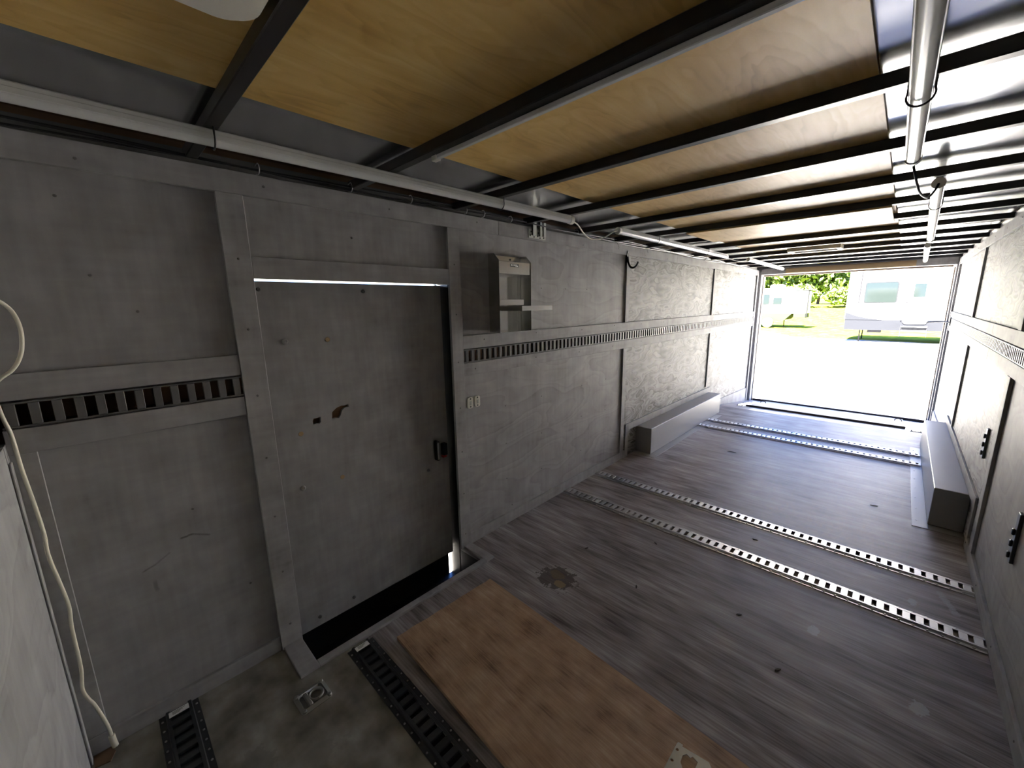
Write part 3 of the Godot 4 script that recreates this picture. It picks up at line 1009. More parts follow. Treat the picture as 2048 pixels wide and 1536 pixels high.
func track(label: String, xf: Transform3D, u0: float, u1: float, v: float, m: Material, slot: float, group: String, screw := 0, lift := 0.0006) -> Node3D:
	var base := moved(xf, Vector3(u0, v, lift))
	var o := thing("tie_down_track", label, "tie-down track", base.origin, group)
	if group == "wall tracks":
		base.basis.z *= 1.5
	piece("rail", track_mesh(u1 - u0, slot, 0.034 if group == "wall tracks" else 0.029), m, o, base)
	if screw > 0:
		if not cache.has("track_screw"):
			var t := begin()
			lathe(t, [Vector2(0.0045, 0.0), Vector2(0.004, 0.002), Vector2(0.002, 0.0032), Vector2(0, 0.0035)], 9)
			cache.track_screw = t.commit()
		var t2 := begin()
		var n := int((u1 - u0) / 0.0508)
		for k in n:
			for sg in [-1.0, 1.0]:
				var at := base * Vector3(0.03 + k * 0.0508, sg * 0.054, 0.0028)
				if screw == 2:
					piece("screw", cache.track_screw, mat.screw, o, Transform3D(base.basis, at))
				else:
					lathe(t2, [Vector2(0.0062, 0.0), Vector2(0.0055, 0.003), Vector2(0.003, 0.0046), Vector2(0, 0.005)], 6, Transform3D(base.basis, at))
		if screw == 1:
			part("screw_heads", t2, mat.steel, o, "", true)
	return o

func build_tracks() -> void:
	var g := "slotted tie-down tracks"
	var wl := "wall tracks"
	track("dark slotted tie-down track on the wall between the front corner and the side door", wall_l, FRONT + 0.005, 0.396, 1.2905, mat.track_paint, 0.026, wl)
	track("grey slotted wall track starting at the right of the side door under the cabinet", wall_l, 1.579, 4.58, 1.2905, mat.track_paint, 0.026, wl)
	track("grey slotted wall track on the rear half of the left wall", wall_l, 4.585, 7.63, 1.2905, mat.track_paint, 0.026, wl)
	track("short grey slotted wall track at the rear end of the left wall", wall_l, 7.635, 8.265, 1.2905, mat.track_paint, 0.026, wl)
	track("grey slotted tie-down track on the right wall nearest the viewer", wall_r, -4.1, 0.2, 1.2905, mat.track_paint, 0.026, wl)
	track("grey slotted tie-down track on the rear half of the right wall", wall_r, -8.19, -4.105, 1.2905, mat.track_paint, 0.026, wl)
	track("bright metal floor track nearest the loose brown board", flat, 0.016, W - 0.016, 2.668, mat.steel, 0.019, g, 1)
	track("bright metal floor track, second beyond the loose brown board", flat, 0.016, W - 0.016, 3.165, mat.steel, 0.019, g, 1)
	track("bright metal floor track between the wheel boxes, the nearer of two", flat, 0.188, W - 0.184, 5.385, mat.steel, 0.019, g, 1, 0.0046)
	track("bright metal floor track between the wheel boxes, the farther of two", flat, 0.188, W - 0.184, 5.715, mat.steel, 0.019, g, 1, 0.0046)
	for q in [["black slotted floor track beside the loose brown board, running from the door step", 0.262, 2.42, 0.667], ["black slotted floor track in the front left corner with a white label", 0.016, 2.42, 0.012]]:
		var o := track(q[0], flat, q[1], q[2], q[3], mat.track_black, 0.022, g, 2)
		var t := begin()
		cbox(t, Vector3(q[1] + 0.012, q[3] - 0.033, 0.0128), Vector3(q[1] + 0.040, q[3] + 0.030, 0.0142), 0.0003, Vector2.ZERO, false, flat)
		var lab := part("label", t, mat.sticker, o, "small white label")
		t = begin()
		for k in 3:
			cbox(t, Vector3(q[1] + 0.017 + 0.006 * k, q[3] - 0.022, 0.0142), Vector3(q[1] + 0.0195 + 0.006 * k, q[3] + 0.018 - 0.008 * k, 0.0144), 0.0, Vector2.ZERO, false, flat)
		part("print", t, mat.ink, lab)
	# short upright slotted pieces on the right wall
	for q in [[3.83, 0.59, 0.785, "short upright black slotted bracket above the right wheel box"], [2.68, 0.44, 0.675, "short upright black slotted bracket on the right wall at the picture edge"]]:
		var o := thing("slotted_bracket", q[3], "bracket", Vector3(W, q[1], -q[0]), "upright brackets on the right wall")
		var t := begin()
		cbox(t, Vector3(-q[0] - 0.02, q[1], 0), Vector3(-q[0] + 0.02, q[2], 0.012), 0.002, Vector2.ZERO, false, wall_r)
		part("plate", t, mat.track_black, o)
		for k in 3:
			t = begin()
			cbox(t, Vector3(-q[0] - 0.008, q[1] + 0.02 + 0.055 * k, 0.012), Vector3(-q[0] + 0.008, q[1] + 0.05 + 0.055 * k, 0.022), 0.003, Vector2.ZERO, false, wall_r)
			part("lug", t, mat.track_black, o)

# ==================================================================== lights (all off)
func tube_lamp(label: String, a: Vector3, b: Vector3, ties: Array) -> void:
	var o := thing("tube_light", label, "tube light", (a + b) / 2.0, "unlit tube lights under the roof")
	var d := (b - a).normalized()
	var t := begin()
	tube(t, [a + d * 0.03, b - d * 0.03], 0.021, 16, false)
	part("lens", t, mat.lens, o)
	t = begin()
	var side := d.cross(Vector3.UP).normalized()
	var bs := Basis(side, Vector3.UP, -d)
	cbox(t, Vector3(-0.020, 0.006, -(b - a).length() + 0.03), Vector3(0.020, 0.024, -0.03), 0.004, Vector2.ZERO, false, Transform3D(bs, a))
	part("housing", t, mat.lens, o)
	for sg in [-1.0, 1.0]:
		t = begin()
		cbox(t, Vector3(sg * 0.0205 - 0.003, -0.006, -(b - a).length() + 0.03), Vector3(sg * 0.0205 + 0.003, 0.010, -0.03), 0.0015, Vector2.ZERO, false, Transform3D(bs, a))
		part("edge_rail", t, mat.lens, o)
	for e in [[a, a + d * 0.03], [b - d * 0.03, b]]:
		t = begin()
		tube(t, [e[0], e[1]], 0.0245, 14, false)
		part("end_cap", t, mat.white, o)
	for s in ties:
		var c := a.lerp(b, (s + a.z) / (a.z - b.z))
		t = begin()
		var loop := []
		for k in 11:
			var an := -0.35 + (PI + 0.7) * k / 10.0
			loop.append(c + side * 0.0275 * cos(an) - Vector3.UP * 0.0275 * sin(an))
		loop.push_front(loop[0] + Vector3.UP * 0.02)
		loop.append(loop[loop.size() - 1] + Vector3.UP * 0.02)
		tube(t, loop, 0.0028, 6)
		part("hanger", t, mat.black, o, "black hanging strap")

func build_lights() -> void:
	var h := 2.116
	tube_lamp("long unlit tube light over the side door, nearest the front", Vector3(0.350, h, 0.22), Vector3(0.385, h, -2.19), [0.345, 1.57])
	tube_lamp("unlit tube light along the left side of the roof, second from the front", Vector3(0.392, h, -2.74), Vector3(0.378, h, -5.28), [3.39, 4.6])
	tube_lamp("farthest unlit tube light along the left side of the roof", Vector3(0.46, h, -5.86), Vector3(0.42, h, -8.08), [7.05])
	tube_lamp("broad unlit tube light overhead at the upper right, nearest the viewer", Vector3(1.936, h, -0.35), Vector3(1.912, h, -2.25), [1.57])
	tube_lamp("unlit tube light along the right side of the roof, second from the viewer", Vector3(2.000, h, -2.78), Vector3(2.050, h, -5.38), [3.39, 5.2])
	tube_lamp("farthest unlit tube light along the right side of the roof", Vector3(2.046, h, -5.86), Vector3(2.085, h, -8.24), [7.05])
	# slim strip under the second roof bow
	var o := thing("light_strip", "slim pale light strip fixed along a black roof bow", "light strip", Vector3(1.2, 2.14, -0.966))
	var t := begin()
	bx(t, 0.66, 1.965, 2.130, 2.1445, 0.964, 0.980, 0.002)
	part("strip", t, mat.lens, o)
	for x in [0.659, 1.996]:
		t = begin()
		bx(t, x - 0.03, x, 2.127, 2.1446, 0.962, 0.984, 0.002)
		part("end_clip", t, mat.white, o)
	# cords between lamps
	for q in [["thin pale cord sagging between the first and second tube light on the left", [Vector3(0.385, 2.112, -2.19), Vector3(0.38, 2.10, -2.26), Vector3(0.36, 2.06, -2.36), Vector3(0.34, 2.04, -2.48), Vector3(0.36, 2.055, -2.60), Vector3(0.39, 2.10, -2.68), Vector3(0.392, 2.116, -2.74)], "cord_white", "tube_light"],
			["thin dark cord between the second and third tube light on the left", [Vector3(0.378, 2.112, -5.28), Vector3(0.40, 2.09, -5.45), Vector3(0.43, 2.085, -5.65), Vector3(0.46, 2.112, -5.86)], "black", "tube_light_001"],
			["thin dark cord looping between the tube lights on the right", [Vector3(1.912, 2.112, -2.25), Vector3(1.925, 2.07, -2.33), Vector3(1.945, 2.03, -2.46), Vector3(1.97, 2.03, -2.60), Vector3(1.99, 2.07, -2.70), Vector3(2.0, 2.112, -2.78)], "black", "tube_light_003"]]:
		t = begin()
		tube(t, q[1], 0.0045, 7)
		part("cord", t, mat[q[2]], get_node(q[3]), q[0])
	# white moulded vent cover, front of the roof
	var v := thing("ceiling_vent", "white plastic vent cover on the ceiling at the top left edge", "vent cover", Vector3(1.15, 2.18, -0.12))
	t = begin()
	prism(t, rounded(0.965, -0.06, 1.33, 0.305, 0.06, 8), 2.140, 2.1835, flat)
	var base := part("frame", t, mat.white, v)
	t = begin()
	prism(t, rounded(0.985, -0.04, 1.31, 0.285, 0.05, 8), 2.126, 2.1398, flat)
	part("lower_rim", t, mat.white, base)
	t = begin()
	for k in 7:
		bx(t, 1.02 + 0.004 * k + 0.002 * (k % 3), 1.0225 + 0.004 * k + 0.002 * (k % 3), 2.1252, 2.1259, 0.09, 0.125)
	part("printed_label", t, mat.ink, base)
	# square roof hatch frame farther back
	var hatch := thing("roof_hatch", "cream square vent frame between the roof bows towards the rear", "roof vent", Vector3(1.15, 2.15, -5.75))
	for r in [[0.93, 1.40, 5.52, 5.56], [0.93, 1.40, 5.76, 5.80], [0.93, 0.97, 5.561, 5.759], [1.36, 1.40, 5.561, 5.759]]:
		t = begin()
		bx(t, r[0], r[1], 2.132, 2.183, r[2], r[3], 0.003)
		part("frame_bar", t, mat.white, hatch)
	t = begin()
	bx(t, 0.971, 1.359, 2.172, 2.180, 5.561, 5.759)
	part("lid", t, mat.black, hatch)
	# loose strip of plywood fixed under the bows
	var b := thing("roof_board", "strip of bare plywood screwed under the roof bows", "board", Vector3(1.3, 2.14, -3.8))
	t = begin()
	cbox(t, Vector3(0.63, 2.1335, -4.03), Vector3(1.83, 2.1445, -3.40), 0.001, Vector2(0.4, 0.2), true)
	part("board", t, mat.pine, b)

# ==================================================================== wall cabinet
func build_cabinet() -> void:
	var o := thing("wall_cabinet", "small aluminium wall cabinet with a folded-down shelf beside the side door", "cabinet", Vector3(0.05, 1.43, -1.97))
	var s0 := 1.820
	var s1 := 2.125
	var sidep := PackedVector2Array([Vector2(0, 1.425), Vector2(0.098, 1.425), Vector2(0.098, 1.878), Vector2(0.052, 1.925), Vector2(0, 1.925)])
	var across := func(s: float) -> Transform3D: return Transform3D(Basis(Vector3(1, 0, 0), Vector3(0, 1, 0), Vector3(0, 0, 1)), Vector3(0, 0, -s))
	for s in [s0, s1 - 0.0025]:
		var t := begin()
		prism(t, sidep, -0.0025, 0.0, across.call(s))
		part("side_panel", t, mat.aluminium, o)
	var t := begin()
	bx(t, 0.0005, 0.003, 1.425, 1.920, s0 + 0.003, s1 - 0.006)
	part("back_panel", t, mat.aluminium, o)
	t = begin()
	bx(t, 0.003, 0.097, 1.425, 1.4275, s0 + 0.003, s1 - 0.006)
	part("bottom_panel", t, mat.aluminium, o)
	t = begin()
	bx(t, 0.090, 0.0965, 1.797, 1.876, s0 + 0.004, s1 - 0.012, 0.002)
	var top := part("top_bin", t, mat.aluminium, o)
	t = begin()
	bx(t, 0.003, 0.090, 1.797, 1.7995, s0 + 0.004, s1 - 0.012)
	part("bin_floor", t, mat.aluminium, top)
	t = begin()
	bx(t, 0.0966, 0.0975, 1.843, 1.862, 1.925, 2.005)
	var badge := part("badge", t, mat.ink, top, "small black badge with white lettering")
	t = begin()
	for k in 5:
		bx(t, 0.0975, 0.0978, 1.850 if k < 3 else 1.845, 1.859 if k < 4 else 1.853, 1.930 + 0.014 * k, 1.940 + 0.014 * k)
	part("lettering", t, mat.sticker, badge)
	t = begin()
	bx(t, 0.003, 0.097, 1.612, 1.640, s0 + 0.004, s0 + 0.007)
	bx(t, 0.088, 0.0925, 1.600, 1.637, s0 + 0.004, s1 - 0.07, 0.001)
	part("middle_rail", t, mat.aluminium, o)
	t = begin()
	bx(t, 0.003, 0.05, 1.4276, 1.79, 2.035, 2.0375)
	part("divider", t, mat.aluminium, o)
	# the shelf: a shallow folded tray standing out into the room
	t = begin()
	bx(t, 0.099, 0.290, 1.592, 1.5945, s0 + 0.001, 2.113)
	bx(t, 0.2875, 0.290, 1.566, 1.5918, s0 + 0.001, 2.113)
	bx(t, 0.099, 0.2873, 1.566, 1.5918, s0 + 0.001, s0 + 0.0035)
	bx(t, 0.099, 0.2873, 1.566, 1.5918, 2.1105, 2.113)
	part("shelf", t, mat.aluminium, o)
	for p in [[1.82, 0.08, 1.445]]:
		t = begin()
		lathe(t, [Vector2(0.006, 0), Vector2(0.004, 0.003), Vector2(0, 0.004)], 8, Transform3D(Basis.IDENTITY, Vector3(p[1], p[2], -p[0])))
		part("rivet", t, mat.steel, o)
	for p in [[1.87, 1.905], [2.02, 1.90], [1.87, 1.66], [1.88, 1.45], [2.08, 1.46]]:
		t = begin()
		lathe(t, [Vector2(0.007, 0), Vector2(0.005, 0.004), Vector2(0, 0.005)], 8, moved(wall_l, Vector3(p[0], p[1], 0.003)))
		part("mounting_screw", t, mat.ink, o)

# ==================================================================== small things on the walls
func build_wall_bits() -> void:
	# black utility hook
	var o := thing("utility_hook", "black coat hook near the roof above a wall batten", "hook", Vector3(0.02, 2.0, -3.6))
	var t := begin()
	prism(t, rounded(3.580, 1.975, 3.602, 2.085, 0.008), 0.018, 0.022, wall_l)
	part("plate", t, mat.black, o)
	t = begin()
	tube(t, [Vector3(0.024, 2.03, -3.59), Vector3(0.032, 1.98, -3.59), Vector3(0.052, 1.938, -3.59), Vector3(0.085, 1.925, -3.59), Vector3(0.115, 1.942, -3.59), Vector3(0.132, 1.975, -3.59)], 0.0095, 9)
	part("prong", t, mat.black, o)
	t = begin()
	lathe(t, [Vector2(0.007, 0), Vector2(0.005, 0.004), Vector2(0, 0.005)], 8, moved(wall_l, Vector3(3.591, 2.07, 0.022)))
	part("screw", t, mat.steel, o)
	# ribbed metal bracket at the top rail
	var b := thing("roof_bracket", "grey perforated metal bracket on the top rail above the cabinet", "bracket", Vector3(0.02, 2.06, -2.3))
	t = begin()
	var hx := []
	bx(t, 0.0185, 0.0225, 2.058, 2.118, 2.190, 2.375, 0.001)
	part("base_plate", t, mat.zinc, b)
	for q in [[2.222, 2.262], [2.300, 2.322], [2.338, 2.366]]:
		t = begin()
		bx(t, 0.0226, 0.034, 2.075, 2.172, q[0], q[1], 0.002)
		part("upright_rib", t, mat.zinc, b)
	for p in [[2.205, 2.075], [2.215, 2.10], [2.245, 2.068], [2.285, 2.075], [2.31, 2.066], [2.35, 2.07], [2.36, 2.10], [2.29, 2.098]]:
		t = begin()
		lathe(t, [Vector2(0.006, 0), Vector2(0.005, 0.003), Vector2(0, 0.003)], 7, moved(wall_l, Vector3(p[0], p[1], 0.034 if p[1] > 2.09 and p[0] > 2.23 and p[0] < 2.26 else 0.0225)))
		part("screw", t, mat.ink, b)
	# two small plates with keeper holes
	for q in [[1.622, 0.985, "small pale keeper plate right of the side door, the left one"], [1.682, 0.985, "small pale keeper plate right of the side door, the right one"]]:
		var k := thing("keeper_plate", q[2], "plate", Vector3(0, q[1], -q[0]), "keeper plates by the door")
		t = begin()
		prism(t, rounded(q[0] - 0.022, q[1] - 0.036, q[0] + 0.022, q[1] + 0.036, 0.014), 0.0003, 0.012, wall_l)
		var pl := part("plate", t, mat.white, k)
		t = begin()
		cbox(t, Vector3(q[0] - 0.009, q[1] - 0.013, 0.012), Vector3(q[0] + 0.009, q[1] + 0.013, 0.0185), 0.003, Vector2.ZERO, false, wall_l)
		part("keeper", t, mat.zinc, pl)
		for dy in [-0.026, 0.026]:
			t = begin()
			lathe(t, [Vector2(0.0055, 0), Vector2(0.004, 0.0018), Vector2(0, 0.001)], 8, moved(wall_l, Vector3(q[0], q[1] + dy, 0.012)))
			part("screw", t, mat.ink, pl)
	# rod holding near the rear right corner
	var r := thing("latch_rod", "thin dark rod standing out from the right wall beside the rear doorway", "rod", Vector3(W, 1.28, -7.9))
	t = begin()
	cbox(t, Vector3(-8.0, 1.235, 0.016), Vector3(-7.93, 1.345, 0.03), 0.003, Vector2.ZERO, false, wall_r)
	part("bracket", t, mat.black, r)
	t = begin()
	tube(t, [Vector3(W - 0.03, 1.28, -7.96), Vector3(W - 0.12, 1.282, -8.06), Vector3(W - 0.24, 1.27, -8.16)], 0.008, 8)
	part("bar", t, mat.black, r)
	# wiring along the top of the left wall
	var wire := thing("wire_bundle", "bundle of black wires stapled along the top of the left wall", "wires", Vector3(0.02, 2.14, -3.0))
	for k in 3:
		var pts := []
		for i in 30:
			var s := -0.2 + i * 0.28
			pts.append(Vector3(0.016 + 0.008 * k + 0.006 * sin(s * 2.1 + k * 2.0), 2.140 + 0.007 * k + 0.008 * sin(s * 3.0 + k * 1.7), -s))
		t = begin()
		tube(t, pts, 0.0042, 6)
		part("wire", t, mat.rubber, wire)
	for s in [0.55, 0.93, 1.25, 1.62, 1.76, 2.0, 2.75, 3.3, 4.0, 4.5, 5.1, 5.6]:
		t = begin()
		tube(t, [Vector3(0.008, 2.165, -s), Vector3(0.034, 2.17, -s - 0.003), Vector3(0.042, 2.15, -s - 0.005), Vector3(0.03, 2.132, -s - 0.004), Vector3(0.010, 2.1335, -s)], 0.002, 5)
		part("staple", t, mat.steel, wire)
	for q in [[3.33, 2.13, 0.03], [3.9, 2.12, 0.02]]:
		t = begin()
		tube(t, [Vector3(0.03, 2.14, -q[0]), Vector3(0.05, 2.12, -q[0] - 0.02), Vector3(0.06, 2.085, -q[0] - 0.03)], 0.002, 5)
		part("loose_end", t, mat.rubber, wire)

# ==================================================================== things on the floor
func build_floor_bits() -> void:
	# loose sheet of brown plywood
	var o := thing("plywood_board", "loose brown weathered plywood board lying on the floor", "board", Vector3(1.2, 0, -1.06))
	var a := Vector2(0.365, 0.806)
	var u := (Vector2(1.717, 0.748) - a).normalized()
	var v := Vector2(-u.y, u.x)
	if v.y < 0:
		v = -v
	var bs := Transform3D(Basis(Vector3(u.x, 0, -u.y), Vector3(0, 1, 0), Vector3(-u.y, 0, -u.x)), Vector3(a.x, 0.0, -a.y))
	var t := begin()
	var edge := PackedVector2Array()
	var n := FastNoiseLite.new()
	n.frequency = 0.9
	n.seed = 3
	for k in 15:
		edge.append(Vector2(0.0 + 0.006 * n.get_noise_1d(k * 3.0), 0.600 * k / 14.0))
	edge.append_array([Vector2(0.8, 0.602), Vector2(1.60, 0.600), Vector2(1.60, 0.0), Vector2(0.9, 0.002)])
	var up := Transform3D(Basis(Vector3(u.x, 0, -u.y), Vector3(v.x, 0, -v.y), Vector3(0, 1, 0)), Vector3(a.x, 0.0006, -a.y))
	prism(t, edge, 0.0, 0.018, up, Vector2(0.2, 0.1))
	part("board", t, mat.board, o)
	# splinters raised along the sawn end
	t = begin()
	for k in 9:
		var q := up * Vector3(0.002, 0.12 + 0.045 * k + 0.01 * sin(k * 5.0), 0.0185)
		cbox(t, Vector3(0, 0, -0.0012), Vector3(0.03 + 0.015 * sin(k * 3.0), 0.0012, 0.0012), 0.0, Vector2.ZERO, false, Transform3D(Basis(Vector3.UP, 0.1 * sin(k * 2.0)), q))
	part("splinters", t, mat.raw_wood, o, "", true)
	# folded metal plate on the board
	var p := thing("steel_plate", "bent grey steel plate with cut-outs lying on the brown board", "metal plate", Vector3(1.6, 0.019, -1.2))
	var outline := PackedVector2Array()
	outline.append(Vector2(1.553, 0.98))
	for hy in [1.182, 1.228]:
		outline.append(Vector2(1.5555, hy - 0.00005))
		for k in 13:
			var an := PI + 0.02 + (TAU - 0.04) * k / 12.0
			outline.append(Vector2(1.5635 + 0.0055 * cos(an), hy + 0.0055 * sin(an)))
		outline.append(Vector2(1.5555, hy + 0.00005))
	outline.append_array([Vector2(1.556, 1.256), Vector2(1.572, 1.2575), Vector2(1.572, 1.250), Vector2(1.660, 1.262)])
	outline.append_array([Vector2(1.672, 1.250), Vector2(1.676, 0.98), Vector2(1.618, 0.98), Vector2(1.618, 1.168)])
	outline.append_array([Vector2(1.632, 1.19), Vector2(1.632, 1.236), Vector2(1.612, 1.242), Vector2(1.608, 1.232), Vector2(1.594, 1.236), Vector2(1.585, 1.222), Vector2(1.587, 1.196), Vector2(1.600, 1.182), Vector2(1.606, 1.165), Vector2(1.606, 0.98)])
	t = begin()
	prism(t, outline, 0.024, 0.0265, flat)
	part("plate", t, mat.zinc, p)
	t = begin()
	cbox(t, Vector3(1.553, 0.98, 0.019), Vector3(1.557, 1.255, 0.0238), 0.0008, Vector2.ZERO, false, flat)
	cbox(t, Vector3(1.673, 0.98, 0.019), Vector3(1.677, 1.249, 0.0238), 0.0008, Vector2.ZERO, false, flat)
	part("folded_edge", t, mat.zinc, p)
	# recessed ring pan by the door
	var r := thing("tie_down_ring", "recessed tie-down ring in a metal pan by the door step", "tie-down ring", Vector3(0.369, 0, -0.41))
	var rot := Transform3D(Basis(Vector3.UP, 0.03), Vector3(0.369, 0, -0.410))
	var lf := rot * flat
	t = begin()
	var outer := rounded(-0.056, -0.062, 0.056, 0.062, 0.014, 4)
	var inner := rounded(-0.040, -0.048, 0.040, 0.048, 0.012, 4)
	for k in outer.size():
		var k2 := (k + 1) % outer.size()
		var q := [outer[k], outer[k2], inner[k2], inner[k]]
		var h := [0.002, 0.002, 0.009, 0.009]
		var pts := []
		for m in 4:
			pts.append(Vector3(q[m].x, q[m].y, h[m]))
		var nn: Vector3 = (pts[1] - pts[0]).cross(pts[3] - pts[0]).normalized()
		face(t, pts, nn if nn.z > 0 else -nn, Vector2.ZERO, false, lf)
		face(t, [Vector3(q[2].x, q[2].y, 0.009), Vector3(q[3].x, q[3].y, 0.009), Vector3(q[3].x * 0.93, q[3].y * 0.93, 0.0012), Vector3(q[2].x * 0.93, q[2].y * 0.93, 0.0012)], Vector3(-q[2].x, -q[2].y, 0.02).normalized(), Vector2.ZERO, false, lf)
		face(t, [Vector3(q[0].x, q[0].y, 0.002), Vector3(q[1].x, q[1].y, 0.002), Vector3(q[1].x, q[1].y, 0.0), Vector3(q[0].x, q[0].y, 0.0)], Vector3(q[0].x, q[0].y, 0).normalized(), Vector2.ZERO, false, lf)
	part("rim", t, mat.dull_zinc, r)
	t = begin()
	prism(t, rounded(-0.038, -0.046, 0.038, 0.046, 0.011, 4), 0.0004, 0.0012, lf)
	part("pan", t, mat.track_paint, r)
	t = begin()
	var loop := []
	for k in 17:
		var an := TAU * k / 16.0
		loop.append(lf * Vector3(0.026 * cos(an), 0.012 + 0.026 * sin(an), 0.007))
	tube(t, loop, 0.0055, 8)
	part("ring", t, mat.dull_zinc, r)
	t = begin()
	cbox(t, Vector3(-0.036, -0.030, 0.0013), Vector3(0.036, -0.012, 0.013), 0.004, Vector2.ZERO, false, lf)
	part("ring_clamp", t, mat.dull_zinc, r)
	for q in [[-0.044, -0.050], [0.044, -0.050], [-0.044, 0.050], [0.044, 0.050]]:
		t = begin()
		lathe(t, [Vector2(0.009, 0.0), Vector2(0.009, 0.007), Vector2(0.006, 0.010), Vector2(0, 0.010)], 9, moved(lf, Vector3(q[0], q[1], 0.002)))
		part("bolt", t, mat.dull_zinc, r)
	# bits of litter
	var litter := [[1.95, 4.06, 0.05, 0.3, "dark splinter on the floor between the wheel boxes"], [0.62, 2.05, 0.03, 1.2, "small dark chip on the floor beyond the brown stain"], [1.52, 2.10, 0.028, 0.6, "small dark chip on the floor in front of the bright tracks"], [1.05, 1.93, 0.03, 2.0, "small dark splinter on the floor beside the brown board"], [0.95, 2.42, 0.03, 2.6, "dark splinter on the floor before the nearest bright track"], [1.40, 2.92, 0.03, 0.1, "dark chip on the floor between the two nearer bright tracks"], [0.75, 4.6, 0.09, 0.05, "dark sliver on the floor right of the left wheel box"], [1.74, 1.86, 0.03, 0.9, "dark crumb on the floor at the lower right"]]
	for q in litter:
		var l := thing("wood_chip", q[4], "wood chip", Vector3(q[0], 0.0, -q[1]), "chips on the floor")
		t = begin()
		var xl := Transform3D(Basis(Vector3.UP, q[3]), Vector3(q[0], 0.0003, -q[1]))
		prism(t, PackedVector2Array([Vector2(0, 0), Vector2(q[2] * 0.5, -0.004), Vector2(q[2], 0.001), Vector2(q[2] * 0.7, 0.006), Vector2(q[2] * 0.2, 0.005)]), 0.0, 0.003, xl * Transform3D(Basis(Vector3(1, 0, 0), Vector3(0, 0, -1), Vector3(0, 1, 0)), Vector3.ZERO))
		part("chip", t, mat.debris, l)

# ==================================================================== white cable in the front left corner
func build_cables() -> void:
	var o := thing("white_cable", "white cable looping from the front wall and hanging down the front left corner", "cable", Vector3(0.05, 0.0, 0.19))
	var q := [[0.16, 1.66, -0.232], [0.12, 1.645, -0.185], [0.10, 1.615, -0.158], [0.10, 1.567, -0.147], [0.10, 1.516, -0.150], [0.10, 1.473, -0.161], [0.10, 1.438, -0.181], [0.10, 1.405, -0.215], [0.07, 1.35, -0.228], [0.04, 1.29, -0.228], [0.03, 1.23, -0.222], [0.03, 1.126, -0.220], [0.03, 0.988, -0.213], [0.03, 0.891, -0.210], [0.03, 0.822, -0.213], [0.03, 0.72, -0.205], [0.03, 0.618, -0.198], [0.03, 0.535, -0.204], [0.03, 0.376, -0.207], [0.03, 0.294, -0.216], [0.03, 0.245, -0.208], [0.03, 0.21, -0.198], [0.03, 0.108, -0.181], [0.03, 0.05, -0.178]]
	var pts := []
	for p in q:
		pts.append(Vector3(p[0], p[1], -p[2]))
	var t := begin()
	tube(t, pts, 0.0052, 9)
	part("cord", t, mat.cord_white, o)
	t = begin()
	tube(t, [Vector3(0.03, 0.058, 0.178), Vector3(0.031, 0.022, 0.176), Vector3(0.033, 0.008, 0.174)], 0.0095, 9)
	part("plug", t, mat.cord_white, o)
	var c := thing("cardboard_scrap", "scrap of brown board under the white cable end", "scrap", Vector3(0.06, 0, 0.21))
	t = begin()
	prism(t, PackedVector2Array([Vector2(0.02, -0.232), Vector2(0.075, -0.230), Vector2(0.085, -0.19), Vector2(0.05, -0.175), Vector2(0.02, -0.185)]), 0.0004, 0.004, flat)
	part("scrap", t, mat.brown_wood, c)

# ==================================================================== outdoors
func rv_plane(s: float) -> Transform3D:
	return Transform3D(Basis(Vector3(1, 0, 0), Vector3(0, 1, 0), Vector3(0, 0, 1)), Vector3(0, 0, -s))

